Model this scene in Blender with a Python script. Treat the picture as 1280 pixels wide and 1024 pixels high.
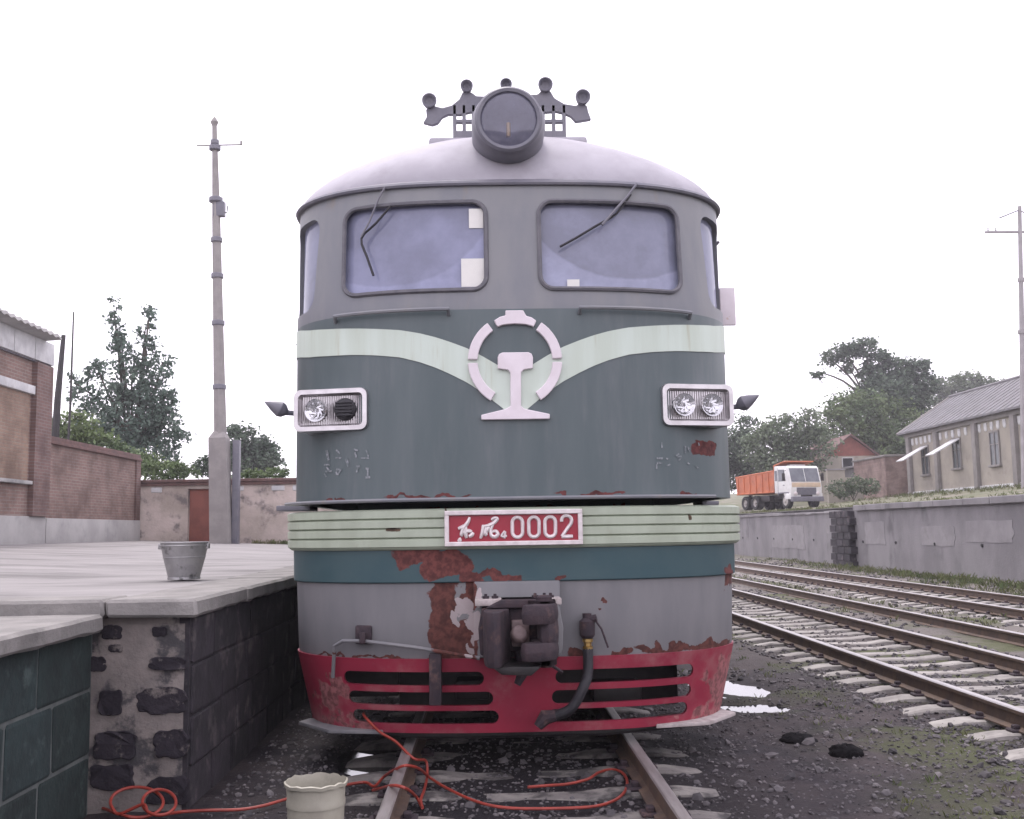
import bpy, bmesh, math, random
from mathutils import Vector, Matrix, noise
random.seed(7)
for o in list(bpy.data.objects): bpy.data.objects.remove(o, do_unlink=True)
scene = bpy.context.scene
COL = scene.collection
rad = math.radians

# ------------------------------------------------------------------ camera
FPX, VPU, VPV, ROLL = 1300.0, 608.0, 662.0, 0.0165      # focal length in pixels of a 1280 wide picture, vanishing point of the rails, roll
CAM = Vector((-0.21, 0.0, 1.43))
_x, _y = VPU - 640, 512 - VPV
_c, _s = math.cos(ROLL), math.sin(ROLL)
_xu, _yu = _x*_c + _y*_s, -_x*_s + _y*_c
PITCH = math.atan(-_yu/FPX); YAW = math.atan(-_xu/FPX*math.cos(PITCH))
cam = bpy.data.cameras.new('camera'); camo = bpy.data.objects.new('camera', cam); COL.objects.link(camo)
cam.sensor_width = 36; cam.lens = 36*FPX/1280; cam.clip_start = .05; cam.clip_end = 4000
RM = Matrix.Rotation(-YAW, 3, 'Z') @ Matrix.Rotation(math.pi/2 + PITCH, 3, 'X') @ Matrix.Rotation(-ROLL, 3, 'Z')
camo.matrix_world = Matrix.Translation(CAM) @ RM.to_4x4()
scene.camera = camo

def ray(u, v): return RM @ Vector(((u-640)/FPX, (512-v)/FPX, -1))
def P(u, v, Y):                       # point seen at a pixel, on the plane at distance Y along the track
    d = ray(u, v); return CAM + d*(Y/d.y)
def PX(u, v, X):                      # ... on a plane parallel to the track
    d = ray(u, v); return CAM + d*((X-CAM.x)/d.x)
def G(u, v, z=-.16):                  # ... on level ground
    d = ray(u, v); return CAM + d*((z-CAM.z)/d.z)

# ------------------------------------------------------------------ sky, sun, exposure
SUN_EL, SUN_AZ = rad(66), rad(338)    # high sun behind thin cloud, ahead and a little to the left
w = bpy.data.worlds.new('World'); scene.world = w; w.use_nodes = True
nt = w.node_tree; nt.nodes.clear()
sky = nt.nodes.new('ShaderNodeTexSky'); sky.sky_type = 'NISHITA'; sky.sun_disc = False
sky.sun_elevation = SUN_EL; sky.sun_rotation = SUN_AZ; sky.air_density = 1.0; sky.dust_density = 4.0
mx = nt.nodes.new('ShaderNodeMix'); mx.data_type = 'RGBA'; mx.inputs[0].default_value = .86
mx.inputs[7].default_value = (9.3, 8.7, 9.7, 1)                  # closed white cloud layer
bg = nt.nodes.new('ShaderNodeBackground'); bg.inputs[1].default_value = .13
wo = nt.nodes.new('ShaderNodeOutputWorld')
nt.links.new(sky.outputs[0], mx.inputs[6]); nt.links.new(mx.outputs[2], bg.inputs[0]); nt.links.new(bg.outputs[0], wo.inputs[0])
sun = bpy.data.lights.new('sun', 'SUN'); sun.energy = 1.0; sun.angle = rad(14); sun.color = (1, .96, .92)
suno = bpy.data.objects.new('sun', sun); COL.objects.link(suno)
_sd = Vector((math.sin(SUN_AZ)*math.cos(SUN_EL), math.cos(SUN_AZ)*math.cos(SUN_EL), math.sin(SUN_EL)))
suno.rotation_euler = _sd.to_track_quat('Z', 'Y').to_euler(); suno.location = (0, 0, 30)
scene.view_settings.view_transform = 'Standard'; scene.view_settings.look = 'None'
scene.view_settings.exposure = .9; scene.view_settings.gamma = 1.0
scene.view_settings.use_curve_mapping = False

# ------------------------------------------------------------------ materials
def _new(name):
    m = bpy.data.materials.new(name); m.use_nodes = True
    nt = m.node_tree; nt.nodes.clear()
    out = nt.nodes.new('ShaderNodeOutputMaterial'); b = nt.nodes.new('ShaderNodeBsdfPrincipled')
    nt.links.new(b.outputs[0], out.inputs[0])
    return m, nt, b, out
def _v(c): return (c[0], c[1], c[2], 1)
def nd(nt, t, **k):
    n = nt.nodes.new(t)
    for a, v in k.items(): setattr(n, a, v)
    return n
def math_(nt, op, a, b=None, clamp=False):
    n = nd(nt, 'ShaderNodeMath', operation=op, use_clamp=clamp)
    for i, s in enumerate((a, b)):
        if s is None: continue
        if isinstance(s, (int, float)): n.inputs[i].default_value = s
        else: nt.links.new(s, n.inputs[i])
    return n.outputs[0]
def pos(nt, stretch=(1, 1, 1)):
    g = nd(nt, 'ShaderNodeNewGeometry'); mp = nd(nt, 'ShaderNodeMapping'); mp.inputs['Scale'].default_value = stretch
    nt.links.new(g.outputs['Position'], mp.inputs[0]); return mp.outputs[0]
def noi(nt, vec, scale, detail=5, rough=.6):
    n = nd(nt, 'ShaderNodeTexNoise'); n.inputs['Scale'].default_value = scale; n.inputs['Detail'].default_value = detail
    n.inputs['Roughness'].default_value = rough; nt.links.new(vec, n.inputs['Vector']); return n.outputs[0]
def ramp(nt, fac, a, b):
    n = nd(nt, 'ShaderNodeMapRange'); n.inputs[1].default_value = a; n.inputs[2].default_value = b
    n.interpolation_type = 'SMOOTHSTEP'; nt.links.new(fac, n.inputs[0]); return n.outputs[0]
def mixc(nt, fac, a, b):
    n = nd(nt, 'ShaderNodeMix', data_type='RGBA')
    if isinstance(fac, (int, float)): n.inputs[0].default_value = fac
    else: nt.links.new(fac, n.inputs[0])
    for i, s in ((6, a), (7, b)):
        if isinstance(s, (tuple, list)): n.inputs[i].default_value = _v(s)
        else: nt.links.new(s, n.inputs[i])
    return n.outputs[2]
def blobs(nt, ells, wob=.06, wscale=9):
    """mask of patches: ellipses (x, z, rx, rz) with ragged edges, in the x-z plane"""
    p = pos(nt); nn = nd(nt, 'ShaderNodeTexNoise'); nn.inputs['Scale'].default_value = wscale; nn.inputs['Detail'].default_value = 6
    nt.links.new(p, nn.inputs['Vector'])
    sx = nd(nt, 'ShaderNodeSeparateXYZ'); nt.links.new(p, sx.inputs[0])
    sn = nd(nt, 'ShaderNodeSeparateColor'); nt.links.new(nn.outputs['Color'], sn.inputs[0])
    X = math_(nt, 'ADD', sx.outputs[0], math_(nt, 'MULTIPLY', math_(nt, 'SUBTRACT', sn.outputs[0], .5), wob*4))
    Z = math_(nt, 'ADD', sx.outputs[2], math_(nt, 'MULTIPLY', math_(nt, 'SUBTRACT', sn.outputs[1], .5), wob*4))
    best = None
    for (cx, cz, rx, rz) in ells:
        a = math_(nt, 'POWER', math_(nt, 'ABSOLUTE', math_(nt, 'DIVIDE', math_(nt, 'SUBTRACT', X, cx), rx)), 3)
        b = math_(nt, 'POWER', math_(nt, 'ABSOLUTE', math_(nt, 'DIVIDE', math_(nt, 'SUBTRACT', Z, cz), rz)), 3)
        d = math_(nt, 'SUBTRACT', 1.15, math_(nt, 'ADD', a, b))
        best = d if best is None else math_(nt, 'MAXIMUM', best, d)
    return ramp(nt, best, .0, .3)
def mat(name, c1, c2=None, scale=6, rough=.8, metal=0, bump=0, bscale=60, c3=None, t3=(.56, .66), s3=3, stretch=(1, 1, 1),
        island=0, coat=0, patches=None, pcol=None, patch2=None, p2col=None, wob=.06, spec=.5, rough2=None):
    m, nt, b, out = _new(name)
    p = pos(nt, stretch)
    c2 = c2 or tuple(x*.75 for x in c1)
    col = mixc(nt, ramp(nt, noi(nt, p, scale), .32, .68), c1, c2)
    rg = None
    if c3:
        k = ramp(nt, noi(nt, p, s3, 8, .65), *t3); col = mixc(nt, k, col, c3)
        rg = k
    if patches:
        k = blobs(nt, patches, wob)
        pc = mixc(nt, ramp(nt, noi(nt, pos(nt), 22), .35, .65), pcol, tuple(x*.45 for x in pcol))
        col = mixc(nt, k, col, pc); rg = k
        if patch2: col = mixc(nt, blobs(nt, patch2, wob), col, p2col)
    if island:
        g = nd(nt, 'ShaderNodeNewGeometry'); oi = nd(nt, 'ShaderNodeObjectInfo')
        r = math_(nt, 'FRACT', math_(nt, 'ADD', g.outputs['Random Per Island'], oi.outputs['Random']))
        hs = nd(nt, 'ShaderNodeHueSaturation'); nt.links.new(col, hs.inputs['Color'])
        nt.links.new(math_(nt, 'ADD', math_(nt, 'MULTIPLY', r, island), 1-island*.5), hs.inputs['Value'])
        nt.links.new(math_(nt, 'ADD', math_(nt, 'MULTIPLY', r, island*.06), .5-island*.03), hs.inputs['Hue'])
        col = hs.outputs[0]
    nt.links.new(col, b.inputs['Base Color'])
    b.inputs['Metallic'].default_value = metal; b.inputs['Specular IOR Level'].default_value = spec
    if rg is not None:
        mr = nd(nt, 'ShaderNodeMapRange'); nt.links.new(rg, mr.inputs[0]); mr.inputs[3].default_value = rough
        mr.inputs[4].default_value = .9 if rough2 is None else rough2; nt.links.new(mr.outputs[0], b.inputs['Roughness'])
    else: b.inputs['Roughness'].default_value = rough
    b.inputs['Coat Weight'].default_value = coat
    if bump:
        bp = nd(nt, 'ShaderNodeBump'); bp.inputs['Strength'].default_value = bump; bp.inputs['Distance'].default_value = .02
        nt.links.new(noi(nt, pos(nt), bscale, 6, .65), bp.inputs['Height']); nt.links.new(bp.outputs[0], b.inputs['Normal'])
    return m
def brick_mat(name, c1, c2, mortar, axis, bw=.25, bh=.07):
    m, nt, b, out = _new(name)
    g = nd(nt, 'ShaderNodeNewGeometry'); s = nd(nt, 'ShaderNodeSeparateXYZ'); nt.links.new(g.outputs['Position'], s.inputs[0])
    c = nd(nt, 'ShaderNodeCombineXYZ'); nt.links.new(s.outputs[{'x': 0, 'y': 1}[axis]], c.inputs[0]); nt.links.new(s.outputs[2], c.inputs[1])
    br = nd(nt, 'ShaderNodeTexBrick'); nt.links.new(c.outputs[0], br.inputs['Vector'])
    br.inputs['Color1'].default_value = _v(c1); br.inputs['Color2'].default_value = _v(c2); br.inputs['Mortar'].default_value = _v(mortar)
    br.inputs['Scale'].default_value = 1; br.inputs['Mortar Size'].default_value = .009; br.inputs['Brick Width'].default_value = bw
    br.inputs['Row Height'].default_value = bh; br.inputs['Bias'].default_value = 0
    n = noi(nt, pos(nt), 1.3, 6); col = mixc(nt, ramp(nt, n, .35, .75), br.outputs[0], tuple(x*.55 for x in c2))
    nt.links.new(col, b.inputs['Base Color']); b.inputs['Roughness'].default_value = .9
    bp = nd(nt, 'ShaderNodeBump'); bp.inputs['Strength'].default_value = .6; bp.inputs['Distance'].default_value = .01; bp.invert = True
    nt.links.new(br.outputs[1], bp.inputs['Height']); nt.links.new(bp.outputs[0], b.inputs['Normal'])
    return m
def glass_mat(name, tint, dust_sheen, refl=1.0, arcs=None, dcol=(.55, .57, .66)):
    """thin dusty pane: see-through, mirror by Fresnel, a film of dirt, its blue tint standing for reflected sky (wiped clean inside the wiper arcs)"""
    m = bpy.data.materials.new(name); m.use_nodes = True; nt = m.node_tree; nt.nodes.clear()
    out = nd(nt, 'ShaderNodeOutputMaterial'); tr = nd(nt, 'ShaderNodeBsdfTransparent'); tr.inputs[0].default_value = _v(tint)
    gl = nd(nt, 'ShaderNodeBsdfGlossy'); gl.inputs['Roughness'].default_value = .06
    df = nd(nt, 'ShaderNodeBsdfDiffuse'); df.inputs[0].default_value = _v(dcol)
    fr = nd(nt, 'ShaderNodeLayerWeight'); fo = math_(nt, 'ADD', math_(nt, 'MULTIPLY', math_(nt, 'POWER', fr.outputs['Facing'], 5), .92), .075)
    m1 = nd(nt, 'ShaderNodeMixShader'); nt.links.new(math_(nt, 'MULTIPLY', fo, refl, True), m1.inputs[0])
    nt.links.new(tr.outputs[0], m1.inputs[1]); nt.links.new(gl.outputs[0], m1.inputs[2])
    k = math_(nt, 'ADD', math_(nt, 'MULTIPLY', ramp(nt, noi(nt, pos(nt), 3, 6), .3, .7), dust_sheen*.35), dust_sheen*.7)
    if arcs:
        p = pos(nt); s = nd(nt, 'ShaderNodeSeparateXYZ'); nt.links.new(p, s.inputs[0])
        wn = math_(nt, 'MULTIPLY', noi(nt, p, 5), .05)
        for (cx, cz, r0, r1, amt) in arcs:
            dx = math_(nt, 'SUBTRACT', s.outputs[0], cx); dz = math_(nt, 'SUBTRACT', s.outputs[2], cz)
            d = math_(nt, 'ADD', math_(nt, 'SQRT', math_(nt, 'ADD', math_(nt, 'MULTIPLY', dx, dx), math_(nt, 'MULTIPLY', dz, dz))), wn)
            inside = math_(nt, 'MULTIPLY', ramp(nt, d, r0-.02, r0+.02), math_(nt, 'SUBTRACT', 1, ramp(nt, d, r1-.012, r1+.012)))
            k = math_(nt, 'MULTIPLY', k, math_(nt, 'SUBTRACT', 1, math_(nt, 'MULTIPLY', inside, amt)))
    m2 = nd(nt, 'ShaderNodeMixShader'); nt.links.new(math_(nt, 'MINIMUM', k, .95), m2.inputs[0])
    nt.links.new(m1.outputs[0], m2.inputs[1]); nt.links.new(df.outputs[0], m2.inputs[2]); nt.links.new(m2.outputs[0], out.inputs[0])
    return m

# ------------------------------------------------------------------ mesh and object helpers
OFF = {}
def tag(o, label=None, cat=None, group=None, kind=None):
    for k, v in (('label', label), ('category', cat), ('group', group), ('kind', kind)):
        if v: o[k] = v
    return o
def empty(name, loc, label, cat, group=None, rz=0):
    o = bpy.data.objects.new(name, None); COL.objects.link(o); o.location = loc; o.rotation_euler.z = rz
    o.empty_display_size = .3; OFF[o] = Vector(loc); return tag(o, label, cat, group)
def link(name, me, parent=None):
    o = bpy.data.objects.new(name, me); COL.objects.link(o)
    if parent is not None:
        o.parent = parent
        if parent in OFF: o.matrix_parent_inverse = Matrix.Translation(-OFF[parent])
    return o
class MB:
    def __init__(s): s.v = []; s.f = []; s.m = []
    def add(s, vs, fs, mi=0):
        n = len(s.v); s.v += [tuple(x) for x in vs]; s.f += [tuple(i+n for i in f) for f in fs]; s.m += [mi]*len(fs); return s
    def box(s, a, b, mi=0, M=None):
        (x0, y0, z0), (x1, y1, z1) = a, b
        vs = [Vector(t) for t in ((x0,y0,z0),(x1,y0,z0),(x1,y1,z0),(x0,y1,z0),(x0,y0,z1),(x1,y0,z1),(x1,y1,z1),(x0,y1,z1))]
        if M: vs = [M @ x for x in vs]
        return s.add(vs, [(0,3,2,1),(4,5,6,7),(0,1,5,4),(1,2,6,5),(2,3,7,6),(3,0,4,7)], mi)
    def cbox(s, c, d, mi=0, M=None):
        c = Vector(c); d = Vector(d)/2; return s.box(c-d, c+d, mi, M)
    def tube(s, pts, r, n=8, closed=False, mi=0, rs=None):
        pts = [Vector(p) for p in pts]; N = len(pts); rings = []
        up = None
        for i, p in enumerate(pts):
            if closed: t = pts[(i+1) % N] - pts[i-1]
            else: t = pts[min(i+1, N-1)] - pts[max(i-1, 0)]
            t.normalize()
            if up is None: up = t.orthogonal().normalized()
            up = (up - t*up.dot(t)).normalized() if (up - t*up.dot(t)).length > 1e-6 else t.orthogonal().normalized()
            bi = t.cross(up); rr = rs[i] if rs else r
            rings.append([p + (up*math.cos(a) + bi*math.sin(a))*rr for a in [2*math.pi*k/n for k in range(n)]])
        vs = [q for ring in rings for q in ring]; fs = []
        for i in range(N if closed else N-1):
            j = (i+1) % N
            for k in range(n):
                fs.append((i*n+k, i*n+(k+1) % n, j*n+(k+1) % n, j*n+k))
        if not closed: fs += [tuple(range(n))[::-1], tuple((N-1)*n+k for k in range(n))]
        return s.add(vs, fs, mi)
    def cyl(s, a, b, r, r2=None, n=16, mi=0):
        return s.tube([a, b], r, n, mi=mi, rs=[r, r if r2 is None else r2])
    def lathe(s, prof, n=24, M=None, mi=0, cap=True):
        """prof = [(radius, height)...] turned about local z"""
        vs = []; fs = []
        for (r, h) in prof:
            for k in range(n):
                a = 2*math.pi*k/n; vs.append(Vector((r*math.cos(a), r*math.sin(a), h)))
        for i in range(len(prof)-1):
            for k in range(n): fs.append((i*n+k, i*n+(k+1) % n, (i+1)*n+(k+1) % n, (i+1)*n+k))
        if cap: fs += [tuple(range(n))[::-1], tuple((len(prof)-1)*n+k for k in range(n))]
        if M: vs = [M @ x for x in vs]
        return s.add(vs, fs, mi)
    def prism(s, poly, fa, fb, mi=0):
        """poly = 2D outline, fa/fb map a 2D point to the front/back 3D point"""
        n = len(poly); vs = [fa(*p) for p in poly] + [fb(*p) for p in poly]
        return s.add(vs, [tuple(range(n)), tuple(range(2*n-1, n-1, -1))] + [(i, n+i, n+(i+1) % n, (i+1) % n) for i in range(n)], mi)
    def grid(s, rows, mi=0, closed=False):
        n = len(rows[0]); vs = [p for r in rows for p in r]; fs = []
        for i in range(len(rows)-1):
            for k in range(n if closed else n-1):
                k2 = (k+1) % n; fs.append((i*n+k, i*n+k2, (i+1)*n+k2, (i+1)*n+k))
        return s.add(vs, fs, mi)
    def mesh(s, name, mats, smooth=30, bevel=0, seg=2, jit=0, weld=False):
        me = bpy.data.meshes.new(name); me.from_pydata(s.v, [], s.f)
        for m in (mats if isinstance(mats, (list, tuple)) else [mats]): me.materials.append(m)
        if any(s.m): me.polygons.foreach_set('material_index', s.m)
        bm = bmesh.new(); bm.from_mesh(me)
        if weld: bmesh.ops.remove_doubles(bm, verts=bm.verts, dist=1e-4)
        bmesh.ops.recalc_face_normals(bm, faces=bm.faces)
        if bevel:
            es = [e for e in bm.edges if len(e.link_faces) == 2 and e.calc_face_angle(0) > .5]
            bmesh.ops.bevel(bm, geom=es, offset=bevel, segments=seg, affect='EDGES', profile=.6, clamp_overlap=True)
        if jit:
            for v in bm.verts: v.co += Vector((random.uniform(-1, 1), random.uniform(-1, 1), random.uniform(-1, 1)))*jit
        bm.to_mesh(me); bm.free()
        if smooth:
            me.polygons.foreach_set('use_smooth', [True]*len(me.polygons)); me.set_sharp_from_angle(angle=rad(smooth))
        me.update(); return me
    def build(s, name, mats, parent=None, **k): return link(name, s.mesh(name, mats, **k), parent)
def sub(ob, cutters):
    """carve cutters out of ob for good"""
    for c in cutters:
        md = ob.modifiers.new('cut', 'BOOLEAN'); md.object = c; md.operation = 'DIFFERENCE'; md.solver = 'EXACT'
    dg = bpy.context.evaluated_depsgraph_get(); me = bpy.data.meshes.new_from_object(ob.evaluated_get(dg))
    ob.modifiers.clear(); ob.data = me
    for c in cutters: bpy.data.objects.remove(c, do_unlink=True)
    me.polygons.foreach_set('use_smooth', [True]*len(me.polygons)); me.set_sharp_from_angle(angle=rad(28)); me.update()
    return ob
def rrect(x0, x1, z0, z1, r, n=5):
    pts = []
    for cx, cz, a0 in ((x1-r, z1-r, 0), (x0+r, z1-r, 90), (x0+r, z0+r, 180), (x1-r, z0+r, 270)):
        for k in range(n+1):
            a = rad(a0+90*k/n); pts.append((cx+r*math.cos(a), cz+r*math.sin(a)))
    return pts
def smooth_path(pts, k=6):
    """Catmull-Rom through the points"""
    pts = [Vector(p) for p in pts]; out = []
    for i in range(len(pts)-1):
        p0, p1, p2, p3 = pts[max(i-1, 0)], pts[i], pts[i+1], pts[min(i+2, len(pts)-1)]
        for j in range(k):
            t = j/k; out.append(.5*((2*p1) + (p2-p0)*t + (2*p0-5*p1+4*p2-p3)*t*t + (3*p1-p0-3*p2+p3)*t**3))
    return out + [pts[-1]]
# ------------------------------------------------------------------ material list
RUST = (.125, .042, .034)
M = {}
M['green'] = mat('green_paint', (.072, .098, .104), (.088, .114, .120), 1.6, .42, stretch=(3, 3, .5), bump=.02, bscale=14, c3=(.125, .14, .15), t3=(.45, .85), s3=2.2,
                 patches=[(1.33, 1.97, .11, .05), (1.2, 1.66, .06, .02), (-1.25, 1.63, .12, .02), (.5, 1.65, .25, .012), (-.6, 1.65, .3, .012)], pcol=(.13, .038, .036), wob=.035)
M['cabgrey'] = mat('grey_green_paint', (.165, .172, .192), (.20, .203, .212), 2.2, .5, stretch=(2, 2, .6), bump=.03, bscale=16, c3=(.23, .20, .17), t3=(.58, .8), s3=2.5)
M['roof'] = mat('roof_paint', (.40, .385, .425), (.32, .305, .34), 2.2, .75, c3=(.24, .225, .245), t3=(.48, .8), s3=1.8, bump=.03, bscale=10)
M['darkgrey'] = mat('dark_grey_metal', (.13, .13, .16), (.17, .165, .19), 5, .5, bump=.03)
M['stripe'] = mat('pale_green_stripe_paint', (.56, .64, .57), (.50, .57, .49), 1.4, .5, stretch=(4, 4, .35), c3=(.36, .34, .22), t3=(.55, .8), s3=2)
M['band'] = mat('pale_green_band_paint', (.38, .43, .34), (.32, .36, .28), 3, .5, stretch=(2, 2, 1), c3=(.27, .28, .21), t3=(.58, .78), s3=5,
                patches=[(-.83, 1.44, .05, .012), (-.48, 1.45, .008, .13), (1.18, 1.49, .012, .02)], pcol=(.12, .08, .05), wob=.01)
M['lowgreen'] = mat('teal_green_paint', (.022, .062, .075), (.035, .075, .085), 3, .45, bump=.03, bscale=14,
                patches=[(-.68, 1.26, .16, .07), (-.55, 1.2, .10, .09), (-.42, 1.22, .13, .08), (-.33, 1.12, .10, .06), (-.12, 1.12, .16, .035), (.28, 1.10, .04, .02), (1.5, 1.1, .06, .03)], pcol=(.15, .045, .04), wob=.05)
M['skirt'] = mat('grey_skirt_paint', (.155, .155, .165), (.19, .187, .194), 2, .6, stretch=(2, 2, .5), bump=.04, bscale=9,
                patches=[(-.50, .87, .10, .30), (-.38, .70, .10, .13), (-.33, 1.0, .05, .10), (.38, .60, .07, .04), (.67, .59, .08, .035), (1.05, .605, .28, .025), (1.35, .595, .2, .03),
                         (1.53, 1.06, .07, .05), (-.75, .585, .25, .012), (-1.2, .585, .2, .012), (.54, .92, .02, .02)], pcol=RUST, wob=.05,
                patch2=[(-.37, .93, .05, .07), (-.30, .80, .04, .09), (-.43, .84, .035, .05), (-.34, .66, .03, .03), (-.26, .98, .025, .06)], p2col=(.36, .31, .31))
M['plaster_scar'] = mat('bare_filler', (.46, .41, .40), (.30, .26, .25), 18, .9)
M['rubbed'] = mat('rubbed_steel', (.20, .15, .145), (.13, .09, .09), 12, .6)
M['red'] = mat('red_pilot_paint', (.31, .026, .055), (.25, .022, .048), 2.5, .5, bump=.05, bscale=10, c3=(.33, .12, .13), t3=(.48, .75), s3=2.6,
                patches=[(1.5, .33, .16, .16), (1.35, .13, .2, .05), (-1.3, .3, .1, .12), (-1.15, .13, .2, .04)], pcol=(.36, .13, .135), wob=.12)
M['plate_red'] = mat('plate_red', (.30, .016, .035), (.26, .014, .03), 8, .4)
M['silver'] = mat('cast_metal', (.72, .66, .66), (.55, .50, .50), 12, .38, metal=.25, bump=.04, bscale=80)
M['emblem'] = mat('emblem_white', (.74, .68, .72), (.66, .60, .63), 6, .5, c3=(.55, .42, .36), t3=(.68, .72), s3=6)
M['chrome'] = mat('chrome', (.58, .56, .57), (.46, .44, .45), 9, .3, metal=.9)
M['reflector'] = mat('reflector', (.72, .72, .72), (.6, .6, .6), 9, .16, metal=1)
M['dullreflector'] = mat('dull_reflector', (.30, .30, .36), (.22, .22, .27), 9, .5, metal=.6)
M['rubber'] = mat('rubber', (.016, .015, .02), (.026, .025, .03), 20, .65, bump=.05)
M['gasket'] = mat('window_rubber', (.10, .10, .115), (.14, .135, .15), 12, .7)
M['rust'] = mat('rusty_steel', (.045, .028, .034), (.024, .017, .024), 14, .8, bump=.35, bscale=40, c3=(.11, .065, .06), t3=(.55, .7), s3=9)
M['oily'] = mat('oily_steel', (.018, .016, .018), (.03, .026, .026), 10, .5, bump=.2, bscale=30)
M['brass'] = mat('brass', (.55, .38, .16), (.42, .28, .1), 20, .3, metal=.9)
M['interior'] = mat('cab_interior', (.16, .16, .20), (.12, .12, .15), 4, .8)
M['seat'] = mat('seat_cloth', (.05, .05, .07), None, 9, .9)
M['paper'] = mat('paper', (.75, .74, .70), (.7, .69, .66), 9, .9)
M['markpaint'] = mat('worn_white_lettering', (.30, .31, .335), (.10, .125, .13), 45, .85)
M['wind_l'] = glass_mat('windscreen_left', (.45, .47, .55), .72, 1.0, [(-.86, 3.90, .26, .80, .20)], (.40, .42, .60))  # blue-lilac film colour paints in reflected sky on top of the dust
M['wind_r'] = glass_mat('windscreen_right', (.45, .47, .55), .74, 1.0, [(.80, 3.93, .26, .80, .32)], (.44, .46, .62))
M['glass'] = glass_mat('cab_side_glass', (.34, .36, .42), .50, 1.0, None, (.42, .44, .60))
M['lens'] = glass_mat('headlight_lens', (.7, .7, .76), .34, 1.0, None, (.34, .34, .44))
M['clearlens'] = glass_mat('clear_lamp_lens', (.96, .96, .98), .05, 1.0)

# ------------------------------------------------------------------ locomotive
LABEL_L = 'dark green diesel locomotive with pale winged stripe, red slotted pilot and number plate 0002'
loco = empty('locomotive', (0, 8, 0), LABEL_L, 'locomotive')
LN = .85; LEN = 27.5
def interp(x, tab):
    for (a, fa), (b, fb) in zip(tab, tab[1:]):
        if x <= b: return fa + (fb-fa)*max(0, min(1, (x-a)/(b-a)))
    return tab[-1][1]
def HW(z): return interp(z, [(.05, 1.50), (.58, 1.60), (1.1, 1.61), (1.6, 1.62), (2.9, 1.62), (3.9, 1.625)])
def Y0(z): return interp(z, [(.05, 7.14), (.58, 7.02), (1.1, 7.0), (2.95, 7.0), (3.9, 7.12)])
SX = [0, .06, .12, .18, .25, .32, .4, .48, .56, .63, .7, .76, .82, .87, .91, .945, .97, .985, .995, 1.0]
TH = [math.asin(min(1, s**1.5)) for s in SX]; TH = [-t for t in TH[:0:-1]] + TH
def nose(x, z, off=0):
    s = min(.9999, abs(x)/(HW(z)+off)); return Y0(z) - off + LN*(1-math.sqrt(1-s**3))
def ring(z, off=0, y1=None, hw=None, y0=None, ln=LN):
    W = (HW(z) if hw is None else hw)+off; a = (Y0(z) if y0 is None else y0)-off; out = []
    for t in TH:
        out.append(Vector((math.copysign(W*abs(math.sin(t))**(2/3), t) if t else 0, a+ln*(1-math.cos(t)), z)))
    if y1: out = [Vector((-W, y1, z))] + out + [Vector((W, y1, z))]
    return out
def S(u, v, off=0):                    # point of the front surface seen at a pixel
    y = 7.0
    for _ in range(12):
        p = P(u, v, y); y = nose(p.x, p.z, off)
    return P(u, v, y)
def band(name, m, prof, y1=LEN, closed=True, **k):
    """profile [(offset, z)...] carried round the nose and along both sides"""
    mb = MB(); mb.grid([ring(z, o, y1) for o, z in prof] + ([ring(prof[0][1], prof[0][0], y1)] if closed else []))
    return mb.build(name, m, loco, weld=True, **k)
# cab shell, hollow, with real window openings
ZS = [1.632, 1.9, 2.3, 2.7, 2.93, 3.0, 3.1, 3.3, 3.5, 3.7, 3.8, 3.88]
mb = MB()
outer = [ring(z, 0, 11.0) for z in ZS]; inner = [ring(z, -.06, 11.0) for z in ZS]
nn = len(outer[0])
mb.grid(outer); mb.grid([r[::-1] for r in inner])
mb.m = []
for k in range(2):
    for i in range(len(ZS)-1): mb.m += [0 if ZS[i] < 2.92 else 1]*(nn-1)
o0, i0 = 0, nn*len(ZS)
fs = []
def inn(r, k): return i0 + r*nn + (nn-1-k)
top = len(ZS)-1
for k in range(nn-1):
    fs.append((k, inn(0, k), inn(0, k+1), k+1)); fs.append((top*nn+k, top*nn+k+1, inn(top, k+1), inn(top, k)))
for r in range(top):
    fs.append((r*nn, (r+1)*nn, inn(r+1, 0), inn(r, 0))); fs.append((r*nn+nn-1, inn(r, nn-1), inn(r+1, nn-1), (r+1)*nn+nn-1))
mb.f += fs; mb.m += [1]*len(fs)
shell = mb.build('cab_shell', [M['green'], M['cabgrey']], loco)
WIN = dict(x0=.185, x1=1.195, z0=3.07, z1=3.72, r=.10)
cut = []
for sgn in (-1, 1):
    xs = sorted((sgn*WIN['x0'], sgn*WIN['x1']))
    poly = rrect(xs[0], xs[1], WIN['z0'], WIN['z1'], WIN['r'])
    cut.append(MB().prism(poly, lambda x, z: (x, 6.6, z), lambda x, z: (x, 7.75, z)).build('cutter', M['cabgrey']))
    # corner quarter window, cut along a slanting axis
    n = Vector((sgn*.80, -.60, 0)); t = Vector((.60, sgn*.80, 0))*sgn      # t points round the corner to the side
    c0 = Vector((sgn*1.52, 7.58, 0))
    pl = rrect(-.20, .30, 3.02, 3.72, .11)
    cut.append(MB().prism(pl, lambda a, z: c0 + t*a + n*.45 + Vector((0, 0, z)), lambda a, z: c0 + t*a - n*.32 + Vector((0, 0, z))).build('cutter', M['cabgrey']))
    # side door window of the cab
    pl = rrect(8.75, 9.55, 3.0, 3.7, .08)
    cut.append(MB().prism(pl, lambda y, z: (sgn*1.3, y, z), lambda y, z: (sgn*1.9, y, z)).build('cutter', M['cabgrey']))
sub(shell, cut)
def surf_patch(x0, x1, z0, z1, off, n=14, m=8):
    return [[Vector((x0+(x1-x0)*i/n, nose(x0+(x1-x0)*i/n, z0+(z1-z0)*j/m, off), z0+(z1-z0)*j/m)) for i in range(n+1)] for j in range(m+1)]
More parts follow.
